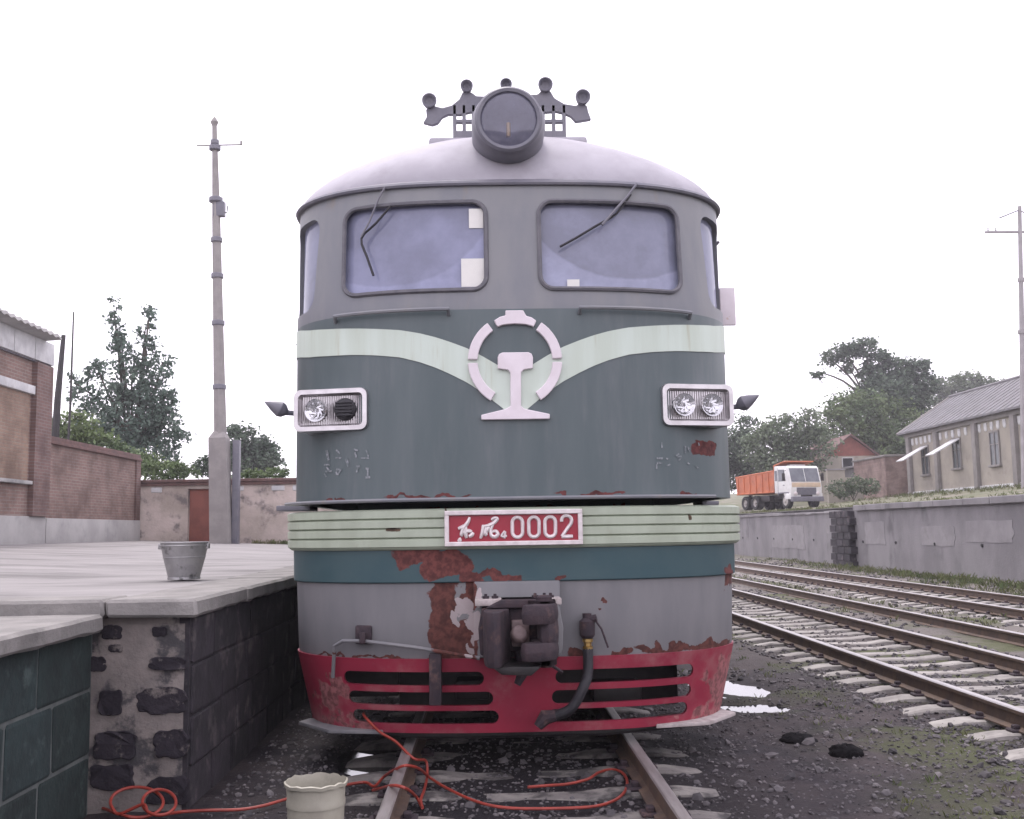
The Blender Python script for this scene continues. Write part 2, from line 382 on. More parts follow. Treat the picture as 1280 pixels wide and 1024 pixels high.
for sgn, key in ((-1, 'wind_l'), (1, 'wind_r')):
    xs = sorted((sgn*(WIN['x0']-.02), sgn*(WIN['x1']+.02)))
    wn = MB().grid(surf_patch(xs[0], xs[1], WIN['z0']-.02, WIN['z1']+.02, -.035)).build('windscreen', M[key], loco)
    xs = sorted((sgn*WIN['x0'], sgn*WIN['x1']))
    pts = [Vector((x, nose(x, z, .004), z)) for x, z in rrect(xs[0], xs[1], WIN['z0'], WIN['z1'], WIN['r'], 7)]
    dens = []
    for a, b in zip(pts, pts[1:]+pts[:1]):
        k = max(1, int((b-a).length/.08))
        for j in range(k):
            q = a.lerp(b, j/k); dens.append(Vector((q.x, nose(q.x, q.z, .004), q.z)))
    MB().tube(dens, .017, 6, True).build('window_gasket', M['gasket'], wn)
    # quarter window pane, following the corner
    rows = []
    for j in range(7):
        z = 2.98+.80*j/6; r_ = [p for p in ring(z, -.035, 8.2) if (p.x*sgn > 1.28)]
        rows.append(sorted(r_, key=lambda p: p.y))
    k = min(len(r) for r in rows)
    MB().grid([r[:k] for r in rows]).build('quarter_window', M['glass'], loco)
    MB().box((sgn*1.562-.004, 8.7, 2.96), (sgn*1.562+.004, 9.6, 3.74)).build('side_window', M['glass'], loco)
# papers behind the glass
for (u, v, w_, h_, n) in ((595, 272, .10, .14, 'paper'), (591, 340, .16, .20, 'paper'), (717, 353, .085, .05, 'paper')):
    p = S(u, v); a = MB(); a.box((p.x-w_/2, nose(p.x, p.z)+.020, p.z-h_/2), (p.x+w_/2, nose(p.x, p.z)+.022, p.z+h_/2)).build('paper_notice', M['paper'], loco)
# cab interior
a = MB(); a.box((-1.5, 10.2, 1.7), (1.5, 10.3, 4.0)); a.box((-1.5, 7.9, 2.0), (1.5, 10.2, 2.06)); a.build('cab_bulkhead', M['interior'], loco)
a = MB(); a.box((-1.25, 7.62, 2.06), (1.25, 8.1, 2.95)); a.build('control_desk', M['interior'], loco, bevel=.04)
for x in (-.8, .8):
    a = MB(); a.box((x-.27, 8.5, 2.06), (x+.27, 9.0, 2.55)); a.box((x-.27, 8.95, 2.5), (x+.27, 9.08, 3.2)); a.build('driver_seat', M['seat'], loco, bevel=.05)
# roof: dome over the cab, then the long barrel
mb = MB(); rows = []; HR = .62
for i in range(15):
    ph = rad(90*i/14); c = max(.0005, math.cos(ph)); z = 3.87 + HR*math.sin(ph)**1.3
    yf = 7.12 + .92*(1-c); Wd = 1.632*c; r_ = []
    for t in TH:
        r_.append(Vector((math.copysign(Wd*abs(math.sin(t))**(2/3), t) if t else 0, yf+LN*(1-math.cos(t)), z)))
    rows.append([Vector((-Wd, LEN, z))] + r_ + [Vector((Wd, LEN, z))])
mb.grid(rows).build('roof', M['roof'], loco, weld=True, smooth=50)
band('drip_rail_shade', M['darkgrey'], [(-.02, 3.835), (.022, 3.840), (.030, 3.855), (.022, 3.874), (-.02, 3.90)])  # dark grey of this lip paints in the shade under the roof edge
# car body behind the cab
mb = MB(); mb.box((-1.62, 11.0, 1.25), (1.62, LEN, 2.93)); mb.build('car_body', M['green'], loco)
mb = MB(); mb.box((-1.605, 11.0, 2.93), (1.605, LEN, 3.86)); mb.build('car_body_upper', M['cabgrey'], loco)
for sgn in (-1, 1):
    for yy in (12.6, 14.4, 16.2, 18.0, 19.8, 21.6):
        mb = MB(); mb.box((sgn*1.60, yy, 2.95), (sgn*1.63, yy+1.1, 3.65)); g = mb.build('side_louvre', M['darkgrey'], loco, bevel=.01)
# ledge, ribbed band, lower green band, grey skirt
LZ = 1.645
led = [i for i in range(len(TH)) if -1.42 < TH[i] < .93]
mb = MB(); mb.grid([[ring(z, o)[i] for i in led] for o, z in ((-.05, LZ-.022), (.072, LZ-.022), (.076, LZ-.01), (.072, LZ), (-.05, LZ+.006), (-.05, LZ-.022))])
mb.build('foot_ledge', M['cabgrey'], loco, weld=True)
pr = [(-.06, 1.302), (.03, 1.302), (.042, 1.312)]
for k in range(4):
    a = 1.318+k*.064; pr += [(.045, a), (.054, a+.006), (.054, a+.052), (.045, a+.058), (.036, a+.061)]
pr += [(.03, 1.574), (-.06, 1.576)]
band('ribbed_band', M['band'], pr, smooth=20)
band('lower_band', M['lowgreen'], [(-.06, 1.083), (.012, 1.083), (.018, 1.09), (.018, 1.306), (-.06, 1.31)], smooth=20)
band('skirt', M['skirt'], [(-.08, .575), (-.01, .575), (-.005, .6), (-.002, .85), (0, 1.09), (-.08, 1.10)], y1=9.2, smooth=20)
# red pilot with slots
mb = MB(); zs = [.085, .2, .33, .46, .585]
outer = [ring(z, .004, 8.3) for z in zs]; inner = [ring(z, -.03, 8.3) for z in zs]
loopr = outer + inner[::-1] + [outer[0]]
mb.grid(loopr); n_ = len(outer[0])
mb.f += [tuple(r*n_ for r in range(2*len(zs)))[::-1], tuple(r*n_+n_-1 for r in range(2*len(zs)))]; mb.m += [0, 0]
pil = mb.build('pilot', M['red'], loco, weld=True)
cut = []
for (x0, x1, za, zb) in ((-1.19, -.24, .405, .497), (-1.16, -.18, .27, .362), (-1.135, -.145, .145, .235), (.235, 1.195, .405, .497), (.21, 1.18, .27, .362), (.185, 1.155, .145, .235)):
    poly = rrect(x0, x1, za, zb, .044, 5)
    cut.append(MB().prism(poly, lambda x, z: (x, 6.6, z), lambda x, z: (x, 7.62, z)).build('cutter', M['red']))
sub(pil, cut)
for sgn in (-1, 1):       # bent foot plates under both ends of the pilot
    p = [(sgn*.92, 7.20), (sgn*1.0, 7.62), (sgn*1.5, 7.75), (sgn*1.56, 7.62), (sgn*1.30, 7.28)]
    MB().prism(p, lambda x, y: (x, y, .075), lambda x, y: (x, y, .100)).build('rail_guard_plate', M['plaster_scar'] if sgn > 0 else M['skirt'], loco, bevel=.006)
MB().tube([(-1.35, 7.5, .06), (-.6, 7.28, .045), (.6, 7.28, .045), (1.35, 7.5, .06)], .022, 8).build('sand_pipe', M['oily'], loco)
# side sills, bogies, wheels, tank
mb = MB(); mb.box((-1.5, 8.3, .75), (1.5, LEN, 1.24)); mb.build('underframe', M['oily'], loco)
for yb in (9.6, 22.0):
    for sgn in (-1, 1):
        mb = MB(); mb.box((sgn*1.12-.09, yb-.6, .45), (sgn*1.12+.09, yb+4.3, .8)); mb.build('bogie_frame', M['oily'], loco, bevel=.03)
    for ax in (0, 1.85, 3.7):
        for sgn in (-1, 1):
            Mt = Matrix.Translation((sgn*.69, yb+ax, .515)) @ Matrix.Rotation(math.pi/2, 4, 'Y')
            mb = MB(); mb.lathe([(.08, -.12), (.5, -.065), (.515, -.06), (.515, .065), (.06, .09)], 32, Mt)
            wh = mb.build('wheel', M['oily'], loco)
        mb = MB(); mb.cyl((-.9, yb+ax, .515), (.9, yb+ax, .515), .09); mb.build('axle', M['oily'], loco)
mb = MB(); mb.box((-1.3, 15.2, .25), (1.3, 20.4, .76)); mb.build('fuel_tank', M['oily'], loco, bevel=.12)
mb = MB(); mb.box((-.88, 8.0, .10), (1.22, 8.08, .58)); mb.box((-1.4, 8.0, .20), (-.88, 8.08, .58)); mb.box((-.45, 7.75, .2), (-.2, 8.2, .34)); mb.box((.55, 7.7, .16), (.9, 8.2, .3)); mb.build('slot_backing_rigging', M['oily'], loco, bevel=.02)  # dark plates added behind the pilot slots to blacken them, plus rigging stubs

# wave stripe: two edges given by picture points on the left half, mirrored
UP = [(367, 417), (385, 414), (410, 412), (440, 411), (470, 411.5), (500, 413), (525, 417), (545, 422), (562, 427.5), (585, 436), (603, 445.5), (622, 456.5), (634, 463), (644, 469)]
LO = [(367, 450), (385, 447.5), (410, 445.5), (440, 444), (470, 444.5), (500, 447), (525, 453), (545, 460), (562, 467.5), (585, 479), (603, 491), (622, 505.5), (634, 515), (644, 524)]
up = sorted([(min(0, S(*p).x), S(*p).z) for p in UP]); lo = sorted([(min(0, S(*p).x), S(*p).z) for p in LO])
up[-1] = (0, up[-1][1]); lo[-1] = (0, lo[-1][1])
for sgn in (-1, 1):
    rows = [[], []]
    xs = [-1.6199, -1.618, -1.612, -1.6, -1.58, -1.55, -1.51] + [-1.46+1.46*i/48 for i in range(49)]
    rows = []
    for j in range(5):
        r_ = []
        for x in xs:
            za, zb = interp(x, lo), interp(x, up); z = za+(zb-za)*j/4; r_.append(Vector((-sgn*x*-1 if sgn < 0 else -x, nose(x, z, .005), z)))
        if True:
            x = xs[0]; za, zb = interp(x, lo), interp(x, up); z = za+(zb-za)*j/4
            r_ = [Vector((sgn*1.625, 11.0, z))] + r_
        rows.append(r_)
    for r_ in rows:
        for p in r_: p.x = sgn*abs(p.x)
    MB().grid(rows).build('wing_stripe', M['stripe'], loco, smooth=60)
# railway emblem
def ez(x, y):                          # emblem drawing units -> metres on the nose
    return ((x-508)/6.0235/186.5, 2.567 - (y-490)/6.0235/186.5)
emb = MB(); th = 0
def ep(poly):
    pl = [ez(*p) for p in poly]
    emb.prism(pl, lambda x, z: (x, 6.968, z), lambda x, z: (x, 7.004, z))
def arc(a0, a1, r0=286, r1=360, n=9):
    a = [rad(a0+(a1-a0)*i/n) for i in range(n+1)]
    return [(508+r1*math.cos(t), 492-r1*math.sin(t)) for t in a] + [(508+r0*math.cos(t), 492-r0*math.sin(t)) for t in a[::-1]]
for a0, a1 in ((2.5, 55), (-58, -2.5), (125, 177.5), (182.5, 238)): ep(arc(a0, a1))
ep([(440, 102), (577, 102), (600, 146), (640, 158), (676, 184), (655, 230), (600, 212), (508, 205), (420, 213), (380, 229), (352, 180), (395, 152), (440, 140)])
ep([(412, 428), (610, 428), (636, 440), (645, 470), (643, 552), (572, 562), (552, 585), (548, 840), (572, 862), (765, 905), (763, 942), (245, 942), (244, 905), (430, 862), (468, 840), (470, 585), (452, 562), (375, 552), (376, 465), (386, 440)])
em = emb.build('railway_emblem', M['emblem'], loco, smooth=0, bevel=.004, seg=1)
# number plate with raised characters
pa, pb = P(555.5, 638, 6.93), P(728.5, 681, 6.93)
px0, px1, pz1, pz0 = pa.x, pb.x, 1.556, 1.322
a = MB(); a.box((px0+.02, 6.925, pz0+.02), (px1-.02, 6.955, pz1-.02)); plate = a.build('number_plate', M['plate_red'], loco)
a = MB()
a.box((px0, 6.905, pz1-.03), (px1, 6.956, pz1)); a.box((px0, 6.905, pz0), (px1, 6.956, pz0+.03))
a.box((px0, 6.906, pz0+.028), (px0+.03, 6.957, pz1-.028)); a.box((px1-.03, 6.906, pz0+.028), (px1, 6.957, pz1-.028))
a.build('plate_frame', M['silver'], plate, bevel=.004, seg=1)
a = MB(); a.box((px0+.02, 6.95, pz0+.03), (px1-.02, 7.02, pz1-.03)); a.build('plate_backing', M['darkgrey'], loco)
def pl2(x, y): return Vector((px0 + (x-70)/(1175-70)*(px1-px0), 6.922, pz1 - (y-65)/(350-65)*(pz1-pz0)))
def strokes(name, lines, r, k=1.0):
    a = MB()
    for ln in lines:
        pts = smooth_path([pl2(*p) for p in ln], 5); n = len(pts)
        a.tube(pts, r, 7, rs=[r*(1 - .45*k*abs(2*i/(n-1)-1)**2) for i in range(n)])
    return a.build(name, M['silver'], plate)
strokes('plate_character', [[(178, 208), (215, 196), (258, 172)], [(272, 118), (258, 155), (222, 205), (205, 255), (215, 262)], [(240, 185), (236, 240), (245, 285)], [(210, 240), (255, 228), (290, 236)],
        [(300, 240), (285, 262), (262, 272)], [(178, 312), (195, 296), (205, 292)], [(212, 222), (250, 258)]], .0145)
strokes('plate_character', [[(378, 180), (374, 235), (356, 290)], [(376, 192), (420, 186), (462, 168), (492, 135), (468, 128), (445, 142)], [(402, 200), (398, 250), (408, 268)], [(425, 195), (405, 245)],
        [(462, 172), (440, 225), (445, 268), (475, 278), (495, 258), (480, 232), (450, 238)]], .0135)
strokes('plate_character', [[(552, 232), (525, 274), (568, 272)], [(555, 236), (552, 262), (548, 292)]], .0085, .3)
for x0, x1 in ((606, 700), (738, 832), (868, 964)):
    c = [pl2(x, y) for x, y in rrect(x0+6, x1-6, 126, 284, 40, 6)]
    MB().tube(c, .0125, 7, True).build('plate_digit', M['silver'], plate)
strokes('plate_digit', [[(1008, 165), (1012, 138), (1035, 120), (1065, 122), (1086, 142), (1084, 178), (1050, 225), (1008, 284)], [(1006, 285), (1050, 285), (1096, 284)]], .0125, .2)
# worn depot lettering under both lamps: what is left of the strokes
def marks(name, lst, u0, v0, sc, org):
    a = MB()
    for (x0, y0, x1, y1, w_) in lst:
        p, q = S(org[0]+x0/sc, org[1]+y0/sc), S(org[0]+x1/sc, org[1]+y1/sc)
        d = (q-p); n = Vector((-d.z, 0, d.x)).normalized()*w_/2
        a.add([Vector((c.x, nose(c.x, c.z, .0035), c.z)) for c in (p+n, p-n, q-n, q+n)], [(0, 1, 2, 3)])
    return tag(a.build(name, M['markpaint'], loco, smooth=0), kind='stuff')
marks('worn_lettering', [(300, 245, 330, 380, .016), (290, 285, 345, 285, .010), (430, 240, 480, 290, .012), (420, 345, 500, 350, .010), (270, 440, 350, 440, .012), (300, 465, 340, 520, .012), (290, 525, 370, 525, .014),
    (270, 560, 300, 600, .010), (430, 500, 500, 510, .014), (430, 530, 440, 570, .014), (480, 520, 450, 575, .012), (560, 360, 600, 460, .02), (660, 230, 720, 250, .012), (680, 270, 700, 340, .012),
    (830, 240, 860, 330, .010), (700, 460, 750, 460, .014), (720, 480, 700, 540, .012), (820, 490, 870, 490, .014), (850, 500, 850, 590, .012), (820, 608, 885, 605, .016), (760, 350, 870, 350, .008)], 0, 0, 10.67, (380, 540))
marks('worn_lettering', [(330, 460, 410, 460, .014), (330, 525, 405, 520, .014), (330, 540, 325, 600, .012), (395, 250, 400, 320, .010), (455, 460, 480, 470, .012), (460, 560, 510, 540, .010), (590, 430, 625, 395, .012), (600, 440, 660, 435, .012), (655, 445, 620, 490, .010),
    (712, 295, 712, 390, .012), (740, 310, 775, 350, .012), (745, 330, 770, 365, .010), (885, 250, 895, 290, .010), (740, 520, 770, 540, .010), (850, 560, 880, 590, .010)], 0, 0, 10.67, (790, 530))

# lamp clusters in chrome boxes
def lampbox(sgn, dark):
    cx, cz = sgn*1.262, 2.268; hw, hh = .27, .148
    yb = nose(cx, cz); ang = sgn*rad(13)
    Mx = Matrix.Translation((cx, yb-.02, cz)) @ Matrix.Rotation(ang, 4, 'Z')
    fx = lambda x, y, z: Mx @ Vector((x, y, z))
    mb = MB(); o = rrect(-hw, hw, -hh, hh, .05); i_ = rrect(-hw+.035, hw-.035, -hh+.035, hh-.035, .03); i2 = rrect(-hw+.05, hw-.05, -hh+.05, hh-.05, .02)
    mb.grid([[fx(x, .22, z) for x, z in o], [fx(x, -.05, z) for x, z in o], [fx(x*.985, -.068, z*.97) for x, z in o], [fx(x, -.068, z) for x, z in i_], [fx(x, -.03, z) for x, z in i2]], closed=True)
    root = mb.build('lamp_cluster', M['chrome'], loco, smooth=25)
    mb = MB(); mb.box((-hw+.04, -.028, -hh+.04), (hw-.04, .0, hh-.04), M=Mx)
    for k in range(26):                 # fluted backing
        x = -hw+.06+k*(2*hw-.12)/25; mb.tube([fx(x, -.030, -hh+.05), fx(x, -.030, hh-.05)], .0065, 5)
    mb.build('fluted_panel', M['chrome'], root, smooth=40)
    for k, lx in enumerate((-.105, .105)):
        Mt = Mx @ Matrix.Translation((lx, -.03, 0)) @ Matrix.Rotation(math.pi/2, 4, 'X')
        if k == 1 and dark:
            mb = MB(); mb.lathe([(.078, -.02), (.078, .03), (.055, .05), (.0, .056)], 24, Mt)
            for j in range(-2, 3): mb.tube([fx(-.06+lx, -.078, j*.022), fx(lx, -.088, j*.022), fx(.06+lx, -.078, j*.022)], .006, 5)
            mb.build('horn_grille', M['rubber'], root)
        else:
            mb = MB(); mb.lathe([(.012, .004), (.03, .006), (.055, .018), (.072, .036), (.08, .04), (.08, .0)], 20, Mt, cap=False)
            for j in range(9):
                a = j*.7; mb.tube([fx(lx+.05*math.cos(a), -.05, .05*math.sin(a)), fx(lx+.02*math.cos(a+.9), -.04, .02*math.sin(a+.9))], .007, 4)
            lm = mb.build('lamp', M['reflector'], root, smooth=0)
            mb = MB(); mb.lathe([(.082, .038), (.076, .046), (.05, .056), (.001, .06)], 20, Mt, cap=False); mb.build('lamp_lens', M['clearlens'], lm)
    # small marker lamp sticking out at the side
    s = sgn; b = Vector((s*1.60, 7.62, 2.30)); mb = MB()
    mb.tube([b, b+Vector((s*.07, -.05, .0))], .02, 8)
    d = Vector((s*.85, -.3, .42)).normalized(); Q = d.to_track_quat('Z', 'Y').to_matrix().to_4x4()
    mb.lathe([(.02, 0), (.05, .03), (.058, .06), (.04, .11), (.02, .15), (.004, .18)], 12, Matrix.Translation(b+Vector((s*.05, -.04, 0))) @ Q)
    mb.build('side_marker_lamp', M['darkgrey'], loco)
lampbox(-1, True); lampbox(1, False)
# handrails under the windows
for sgn in (-1, 1):
    xs = [sgn*(.45+.80*i/10) for i in range(11)]; zc = 2.925
    pts = [Vector((xs[0], nose(xs[0], zc), zc-.03))] + [Vector((x, nose(x, zc)-.055, zc)) for x in xs] + [Vector((xs[-1], nose(xs[-1], zc), zc-.03))]
    MB().tube(pts, .015, 8).build('handrail', M['cabgrey'], loco)
# wipers
def wiper(pts, r, blade):
    w_ = MB(); a = [S(*p) for p in pts]; w_.tube([p + Vector((0, -.035, 0)) for p in a], r, 6)
    o = w_.build('wiper', M['darkgrey'], loco)
    if blade:
        b = [S(*p) for p in blade]; MB().tube([p+Vector((0, -.012, 0)) for p in smooth_path(b, 3)], .009, 6).build('wiper_blade', M['rubber'], o)
wiper([(795, 232), (783, 248), (765, 268), (752, 283)], .010, [(788, 244), (770, 268), (745, 283), (720, 298), (700, 309)])
wiper([(482, 236), (474, 250), (462, 280), (452, 298)], .008, [(489, 258), (470, 280), (452, 299), (459, 322), (467, 345)])
# roof headlight
Mh = Matrix.Translation((-.015, 7.04, 4.285)) @ Matrix.Rotation(math.pi/2, 4, 'X')
mb = MB(); mb.lathe([(.262, -.75), (.262, -.06), (.25, -.02), (.238, .0), (.238, .035), (.222, .05), (.20, .045), (.196, .02)], 40, Mh, cap=False)
hl = mb.build('headlight', M['darkgrey'], loco, smooth=35)
mb = MB(); mb.lathe([(.198, .015), (.18, -.05), (.12, -.13), (.05, -.17), (.001, -.175)], 32, Mh, cap=False); mb.build('headlight_reflector', M['dullreflector'], hl)
mb = MB(); mb.lathe([(.2, .03), (.17, .048), (.1, .066), (.001, .073)], 32, Mh, cap=False); mb.build('headlight_lens', M['lens'], hl)
mb = MB(); mb.cyl((-.015, 7.12, 4.20), (-.015, 7.12, 4.30), .018); mb.build('headlight_bulb', M['brass'], hl)
# five-bell horn on its arched bracket behind the headlight
YB = 7.95
def hp(x, y): p = P(500+x/4.923, 80+y/4.923, YB); return (p.x, p.z)
top_ = [(142, 368), (165, 330), (160, 285), (205, 262), (260, 275), (320, 258), (365, 222), (385, 180), (440, 180), (470, 202), (540, 204), (590, 172), (620, 155), (684, 155), (720, 178), (770, 194), (845, 192), (870, 170), (925, 172), (950, 215), (1010, 250), (1080, 262), (1110, 245), (1150, 262), (1158, 300), (1176, 348),
        (1080, 364), (1050, 330), (1010, 312), (960, 300), (900, 305), (830, 300), (740, 285), (650, 275), (560, 285), (480, 300), (430, 305), (370, 320), (300, 318), (262, 335), (235, 372), (200, 384)]
mb = MB(); mb.prism([hp(*p) for p in top_], lambda x, z: (x, YB-.02, z), lambda x, z: (x, YB+.02, z))
hb = mb.build('horn_bracket', M['darkgrey'], loco, smooth=0, bevel=.006, seg=1)
for (x, y, r) in ((182, 240, 47), (411, 150, 40), (652, 140, 38), (893, 142, 47), (1122, 217, 48)):
    c = hp(x, y); r = r/4.923*YB/1300
    Mt = Matrix.Translation((c[0], YB, c[1])) @ Matrix.Rotation(math.pi/2, 4, 'X')
    mb = MB(); mb.lathe([(r*.35, -.30), (r*.4, -.1), (r*.75, -.03), (r, .04), (r, .06), (r*.85, .062), (r*.5, .03), (.001, .02)], 20, Mt, cap=False); mb.build('horn_bell', M['darkgrey'], hb)
for (a, b, holes) in ((325, 465, True), (868, 1022, True)):      # perforated feet
    x0, zt = hp(a, 280); x1, zb = hp(b, 438); zb -= .06
    mb = MB(); t_ = .028; xm = (x0+x1)/2; zm = zb+.06+(zt-zb)*.35
    for xx in (x0, xm-t_/2, x1-t_): mb.box((xx, YB-.02, zb), (xx+t_, YB+.02, zt+.03))
    mb.box((x0, YB-.019, zm), (x1, YB+.019, zm+.028)); mb.box((x0, YB-.0185, zb), (x1, YB+.0185, zb+.09)); mb.build('bracket_foot', M['darkgrey'], hb, bevel=.004, seg=1)
mb = MB(); mb.box((-.62, 7.8, 4.38), (.62, 8.6, 4.47)); mb.build('horn_base', M['roof'], loco, bevel=.03)
# mirror on the right cab side, small lamp above it, step at the left
mb = MB(); mb.box((1.66, 8.02, 3.0), (1.78, 8.06, 3.30)); mb.tube([(1.58, 8.1, 3.02), (1.70, 8.05, 3.04)], .012); mb.tube([(1.58, 8.1, 3.26), (1.70, 8.05, 3.26)], .012)
mb.build('side_mirror', M['emblem'], loco, bevel=.01)
for sgn, z in ((1, 3.64), (1, 2.86), (-1, 2.86)):
    mb = MB(); mb.tube([(sgn*1.58, 8.0, z), (sgn*1.64, 7.97, z), (sgn*1.655, 7.96, z+.02)], .012, 6); mb.build('rail_stub', M['darkgrey'], loco)
for sgn in (-1, 1):
    mb = MB(); mb.tube([(sgn*1.60, 8.55, 1.75), (sgn*1.67, 8.55, 1.8), (sgn*1.67, 8.55, 3.3), (sgn*1.60, 8.55, 3.35)], .016, 8); mb.build('door_rail', M['cabgrey'], loco)
mb = MB(); mb.box((-1.84, 8.15, 1.60), (-1.58, 8.55, 1.64)); mb.build('side_step', M['darkgrey'], loco, bevel=.008)
mb = MB(); mb.box((1.58, 8.6, 1.60), (1.72, 9.0, 1.635)); mb.build('side_step', M['darkgrey'], loco, bevel=.008)

# coupler: pocket plate, head, knuckle, lifting rod
mb = MB(); mb.box((-.30, 6.93, .60), (.27, 7.02, 1.088)); mb.build('coupler_plate', M['skirt'], loco, bevel=.01)
mb = MB(); mb.box((-.29, 6.74, .945), (.265, 6.94, .985)); mb.build('coupler_shelf', M['plaster_scar'], loco, bevel=.006)
for x in (-.22, -.16, .10, .16, .2):
    MB().lathe([(.022, 0), (.022, .016), (.01, .017), (.01, .03)], 6, Matrix.Translation((x, 6.84, .985))).build('bolt', M['rust'], loco)
cp = MB(); cp.prism([(-.17, 7.0), (.16, 7.0), (.17, 6.70), (-.2, 6.70)], lambda x, y: (x, y, .655), lambda x, y: (x, y, .935))
ch = cp.build('coupler_body', M['rust'], loco, bevel=.035, seg=3)
def zprism(poly, za, zb, taper=.94):         # casting: outline in plan, drawn in a little at top and bottom
    cx = sum(p[0] for p in poly)/len(poly); cy = sum(p[1] for p in poly)/len(poly); zm = (za+zb)/2
    n = len(poly); lev = [(za, taper), (za+.05, 1), (zb-.05, 1), (zb, taper)]
    m_ = MB(); m_.grid([[Vector((cx+(x-cx)*k, cy+(y-cy)*k, z)) for x, y in poly] for z, k in lev], closed=True)
    m_.f += [tuple(range(n))[::-1], tuple(3*n+k for k in range(n))]; m_.m += [0, 0]; return m_
zprism([(-.22, 6.76), (-.06, 6.76), (-.075, 6.64), (-.105, 6.55), (-.12, 6.45), (-.135, 6.37), (-.175, 6.34), (-.215, 6.38), (-.235, 6.48), (-.24, 6.62)], .60, .93).build('guard_arm', M['rust'], ch, bevel=.012, seg=2, smooth=45)
kn = zprism([(.06, 6.74), (.19, 6.73), (.225, 6.66), (.23, 6.56), (.205, 6.46), (.15, 6.40), (.085, 6.375), (.02, 6.385), (-.005, 6.43), (.01, 6.48), (.06, 6.51), (.075, 6.57), (.055, 6.64)], .85, .968).build('knuckle', M['rust'], ch, bevel=.012, seg=2, smooth=45)
zprism([(.06, 6.74), (.19, 6.73), (.225, 6.66), (.23, 6.56), (.205, 6.46), (.15, 6.40), (.085, 6.375), (.01, 6.38), (-.015, 6.43), (.005, 6.48), (.06, 6.51), (.075, 6.57), (.055, 6.64)], .632, .74).build('knuckle_foot', M['rust'], kn, bevel=.012, seg=2, smooth=45)
zprism([(.10, 6.74), (.19, 6.73), (.225, 6.66), (.23, 6.56), (.205, 6.47), (.16, 6.425), (.11, 6.44), (.10, 6.55)], .72, .87).build('knuckle_core', M['rust'], kn, bevel=.01, seg=2, smooth=45)
cp = MB(); cp.lathe([(.03, 0), (.055, .012), (.06, .05), (.05, .10), (.03, .115)], 12, Matrix.Translation((-.015, 6.60, .76)) @ Matrix.Rotation(1.2, 4, 'X')); cp.box((-.06, 6.62, .70), (.05, 6.74, .86)); cp.build('lock_block', M['rubbed'], ch, bevel=.015)
cp = MB(); cp.lathe([(.045, -.40), (.045, .0), (.05, .005), (.05, .03), (.03, .04)], 14, Matrix.Translation((.145, 6.60, .975))); cp.build('knuckle_pin', M['rust'], kn)
for z_ in (.615, .95):
    cp = zprism([(.02, 6.74), (.22, 6.74), (.215, 6.56), (.18, 6.51), (.11, 6.51), (.08, 6.56)], z_-.012, z_+.022, 1.0); cp.build('pivot_lug', M['rust'], ch, bevel=.006, seg=1)
cp = MB(); cp.prism([(-.22, .935), (.16, .935), (.13, .985), (-.12, .985)], lambda x, z: (x, 6.66, z), lambda x, z: (x, 6.95, z)); cp.build('head_rib', M['rust'], ch, bevel=.012)
cp = MB(); cp.prism([(.20, .93), (.245, .945), (.27, .80), (.26, .66), (.215, .62)], lambda x, z: (x, 6.70, z), lambda x, z: (x, 6.94, z)); cp.build('side_guide', M['skirt'], ch, bevel=.01)
cp = MB(); cp.prism([(-.245, .93), (-.20, .93), (-.215, .62), (-.26, .64), (-.27, .80)], lambda x, z: (x, 6.74, z), lambda x, z: (x, 6.94, z)); cp.build('side_guide', M['rust'], ch, bevel=.01)
cp = MB(); cp.tube([(.0, 6.75, .66), (.02, 6.70, .55), (-.03, 6.68, .46)], .035, 8, rs=[.05, .04, .022]); cp.tube([(.1, 6.85, .62), (.2, 6.87, .55), (.27, 6.9, .5)], .012, 6); cp.build('lock_lifter', M['rust'], ch)
cp = MB(); cp.prism([(-.19, .60), (.12, .60), (.05, .54), (-.13, .55)], lambda x, z: (x, 6.45, z), lambda x, z: (x, 6.9, z)); cp.build('carrier', M['oily'], ch, bevel=.015)
r_ = [S(418, 845), S(420, 806), S(430, 800), S(455, 800), S(520, 808), S(600, 820)]
pts = [Vector((p.x, p.y-.07-(.06 if i == 5 else 0), p.z)) for i, p in enumerate(r_)]
MB().tube(pts, .013, 8).build('uncoupling_rod', M['skirt'], loco)
p = S(455, 795); mb = MB(); mb.box((p.x-.055, p.y-.04, p.z-.05), (p.x+.055, p.y+.04, p.z+.07)); mb.box((p.x-.02, p.y-.11, p.z-.04), (p.x+.02, p.y-.03, p.z+.03)); mb.build('rod_bracket', M['rust'], loco, bevel=.01)
p = S(545, 840); mb = MB(); mb.box((p.x-.04, 6.94, p.z-.2), (p.x+.04, 7.03, p.z+.13)); mb.build('rod_bracket', M['rust'], loco, bevel=.01)
# brake cock and hose
c = S(733, 785); cy = c.y-.06
mb = MB(); mb.lathe([(.035, -.06), (.05, -.04), (.052, .05), (.03, .07), (.03, .10)], 14, Matrix.Translation((c.x, cy, c.z))); mb.cyl((c.x, cy+.1, c.z+.03), (c.x, cy-.03, c.z+.03), .035, n=12)
mb.cyl((c.x-.02, cy, c.z+.05), (c.x+.06, cy-.02, c.z+.07), .026, n=10); mb.tube([(c.x+.05, cy-.03, c.z+.06), (c.x+.09, cy-.04, c.z), (c.x+.13, cy-.04, c.z-.12)], .007, 6)
cock = mb.build('brake_cock', M['rust'], loco)
mb = MB(); mb.lathe([(.026, 0), (.034, .005), (.034, .02), (.026, .025), (.026, .045), (.036, .05), (.036, .07), (.026, .075)], 12, Matrix.Translation((c.x, cy, c.z-.135))); mb.build('hose_fitting', M['brass'], cock)
hs = smooth_path([(c.x, cy, c.z-.13), (c.x-.005, cy-.02, c.z-.28), (c.x-.04, cy-.05, .40), (c.x-.12, cy-.05, .27), (c.x-.22, cy-.02, .22)], 6)
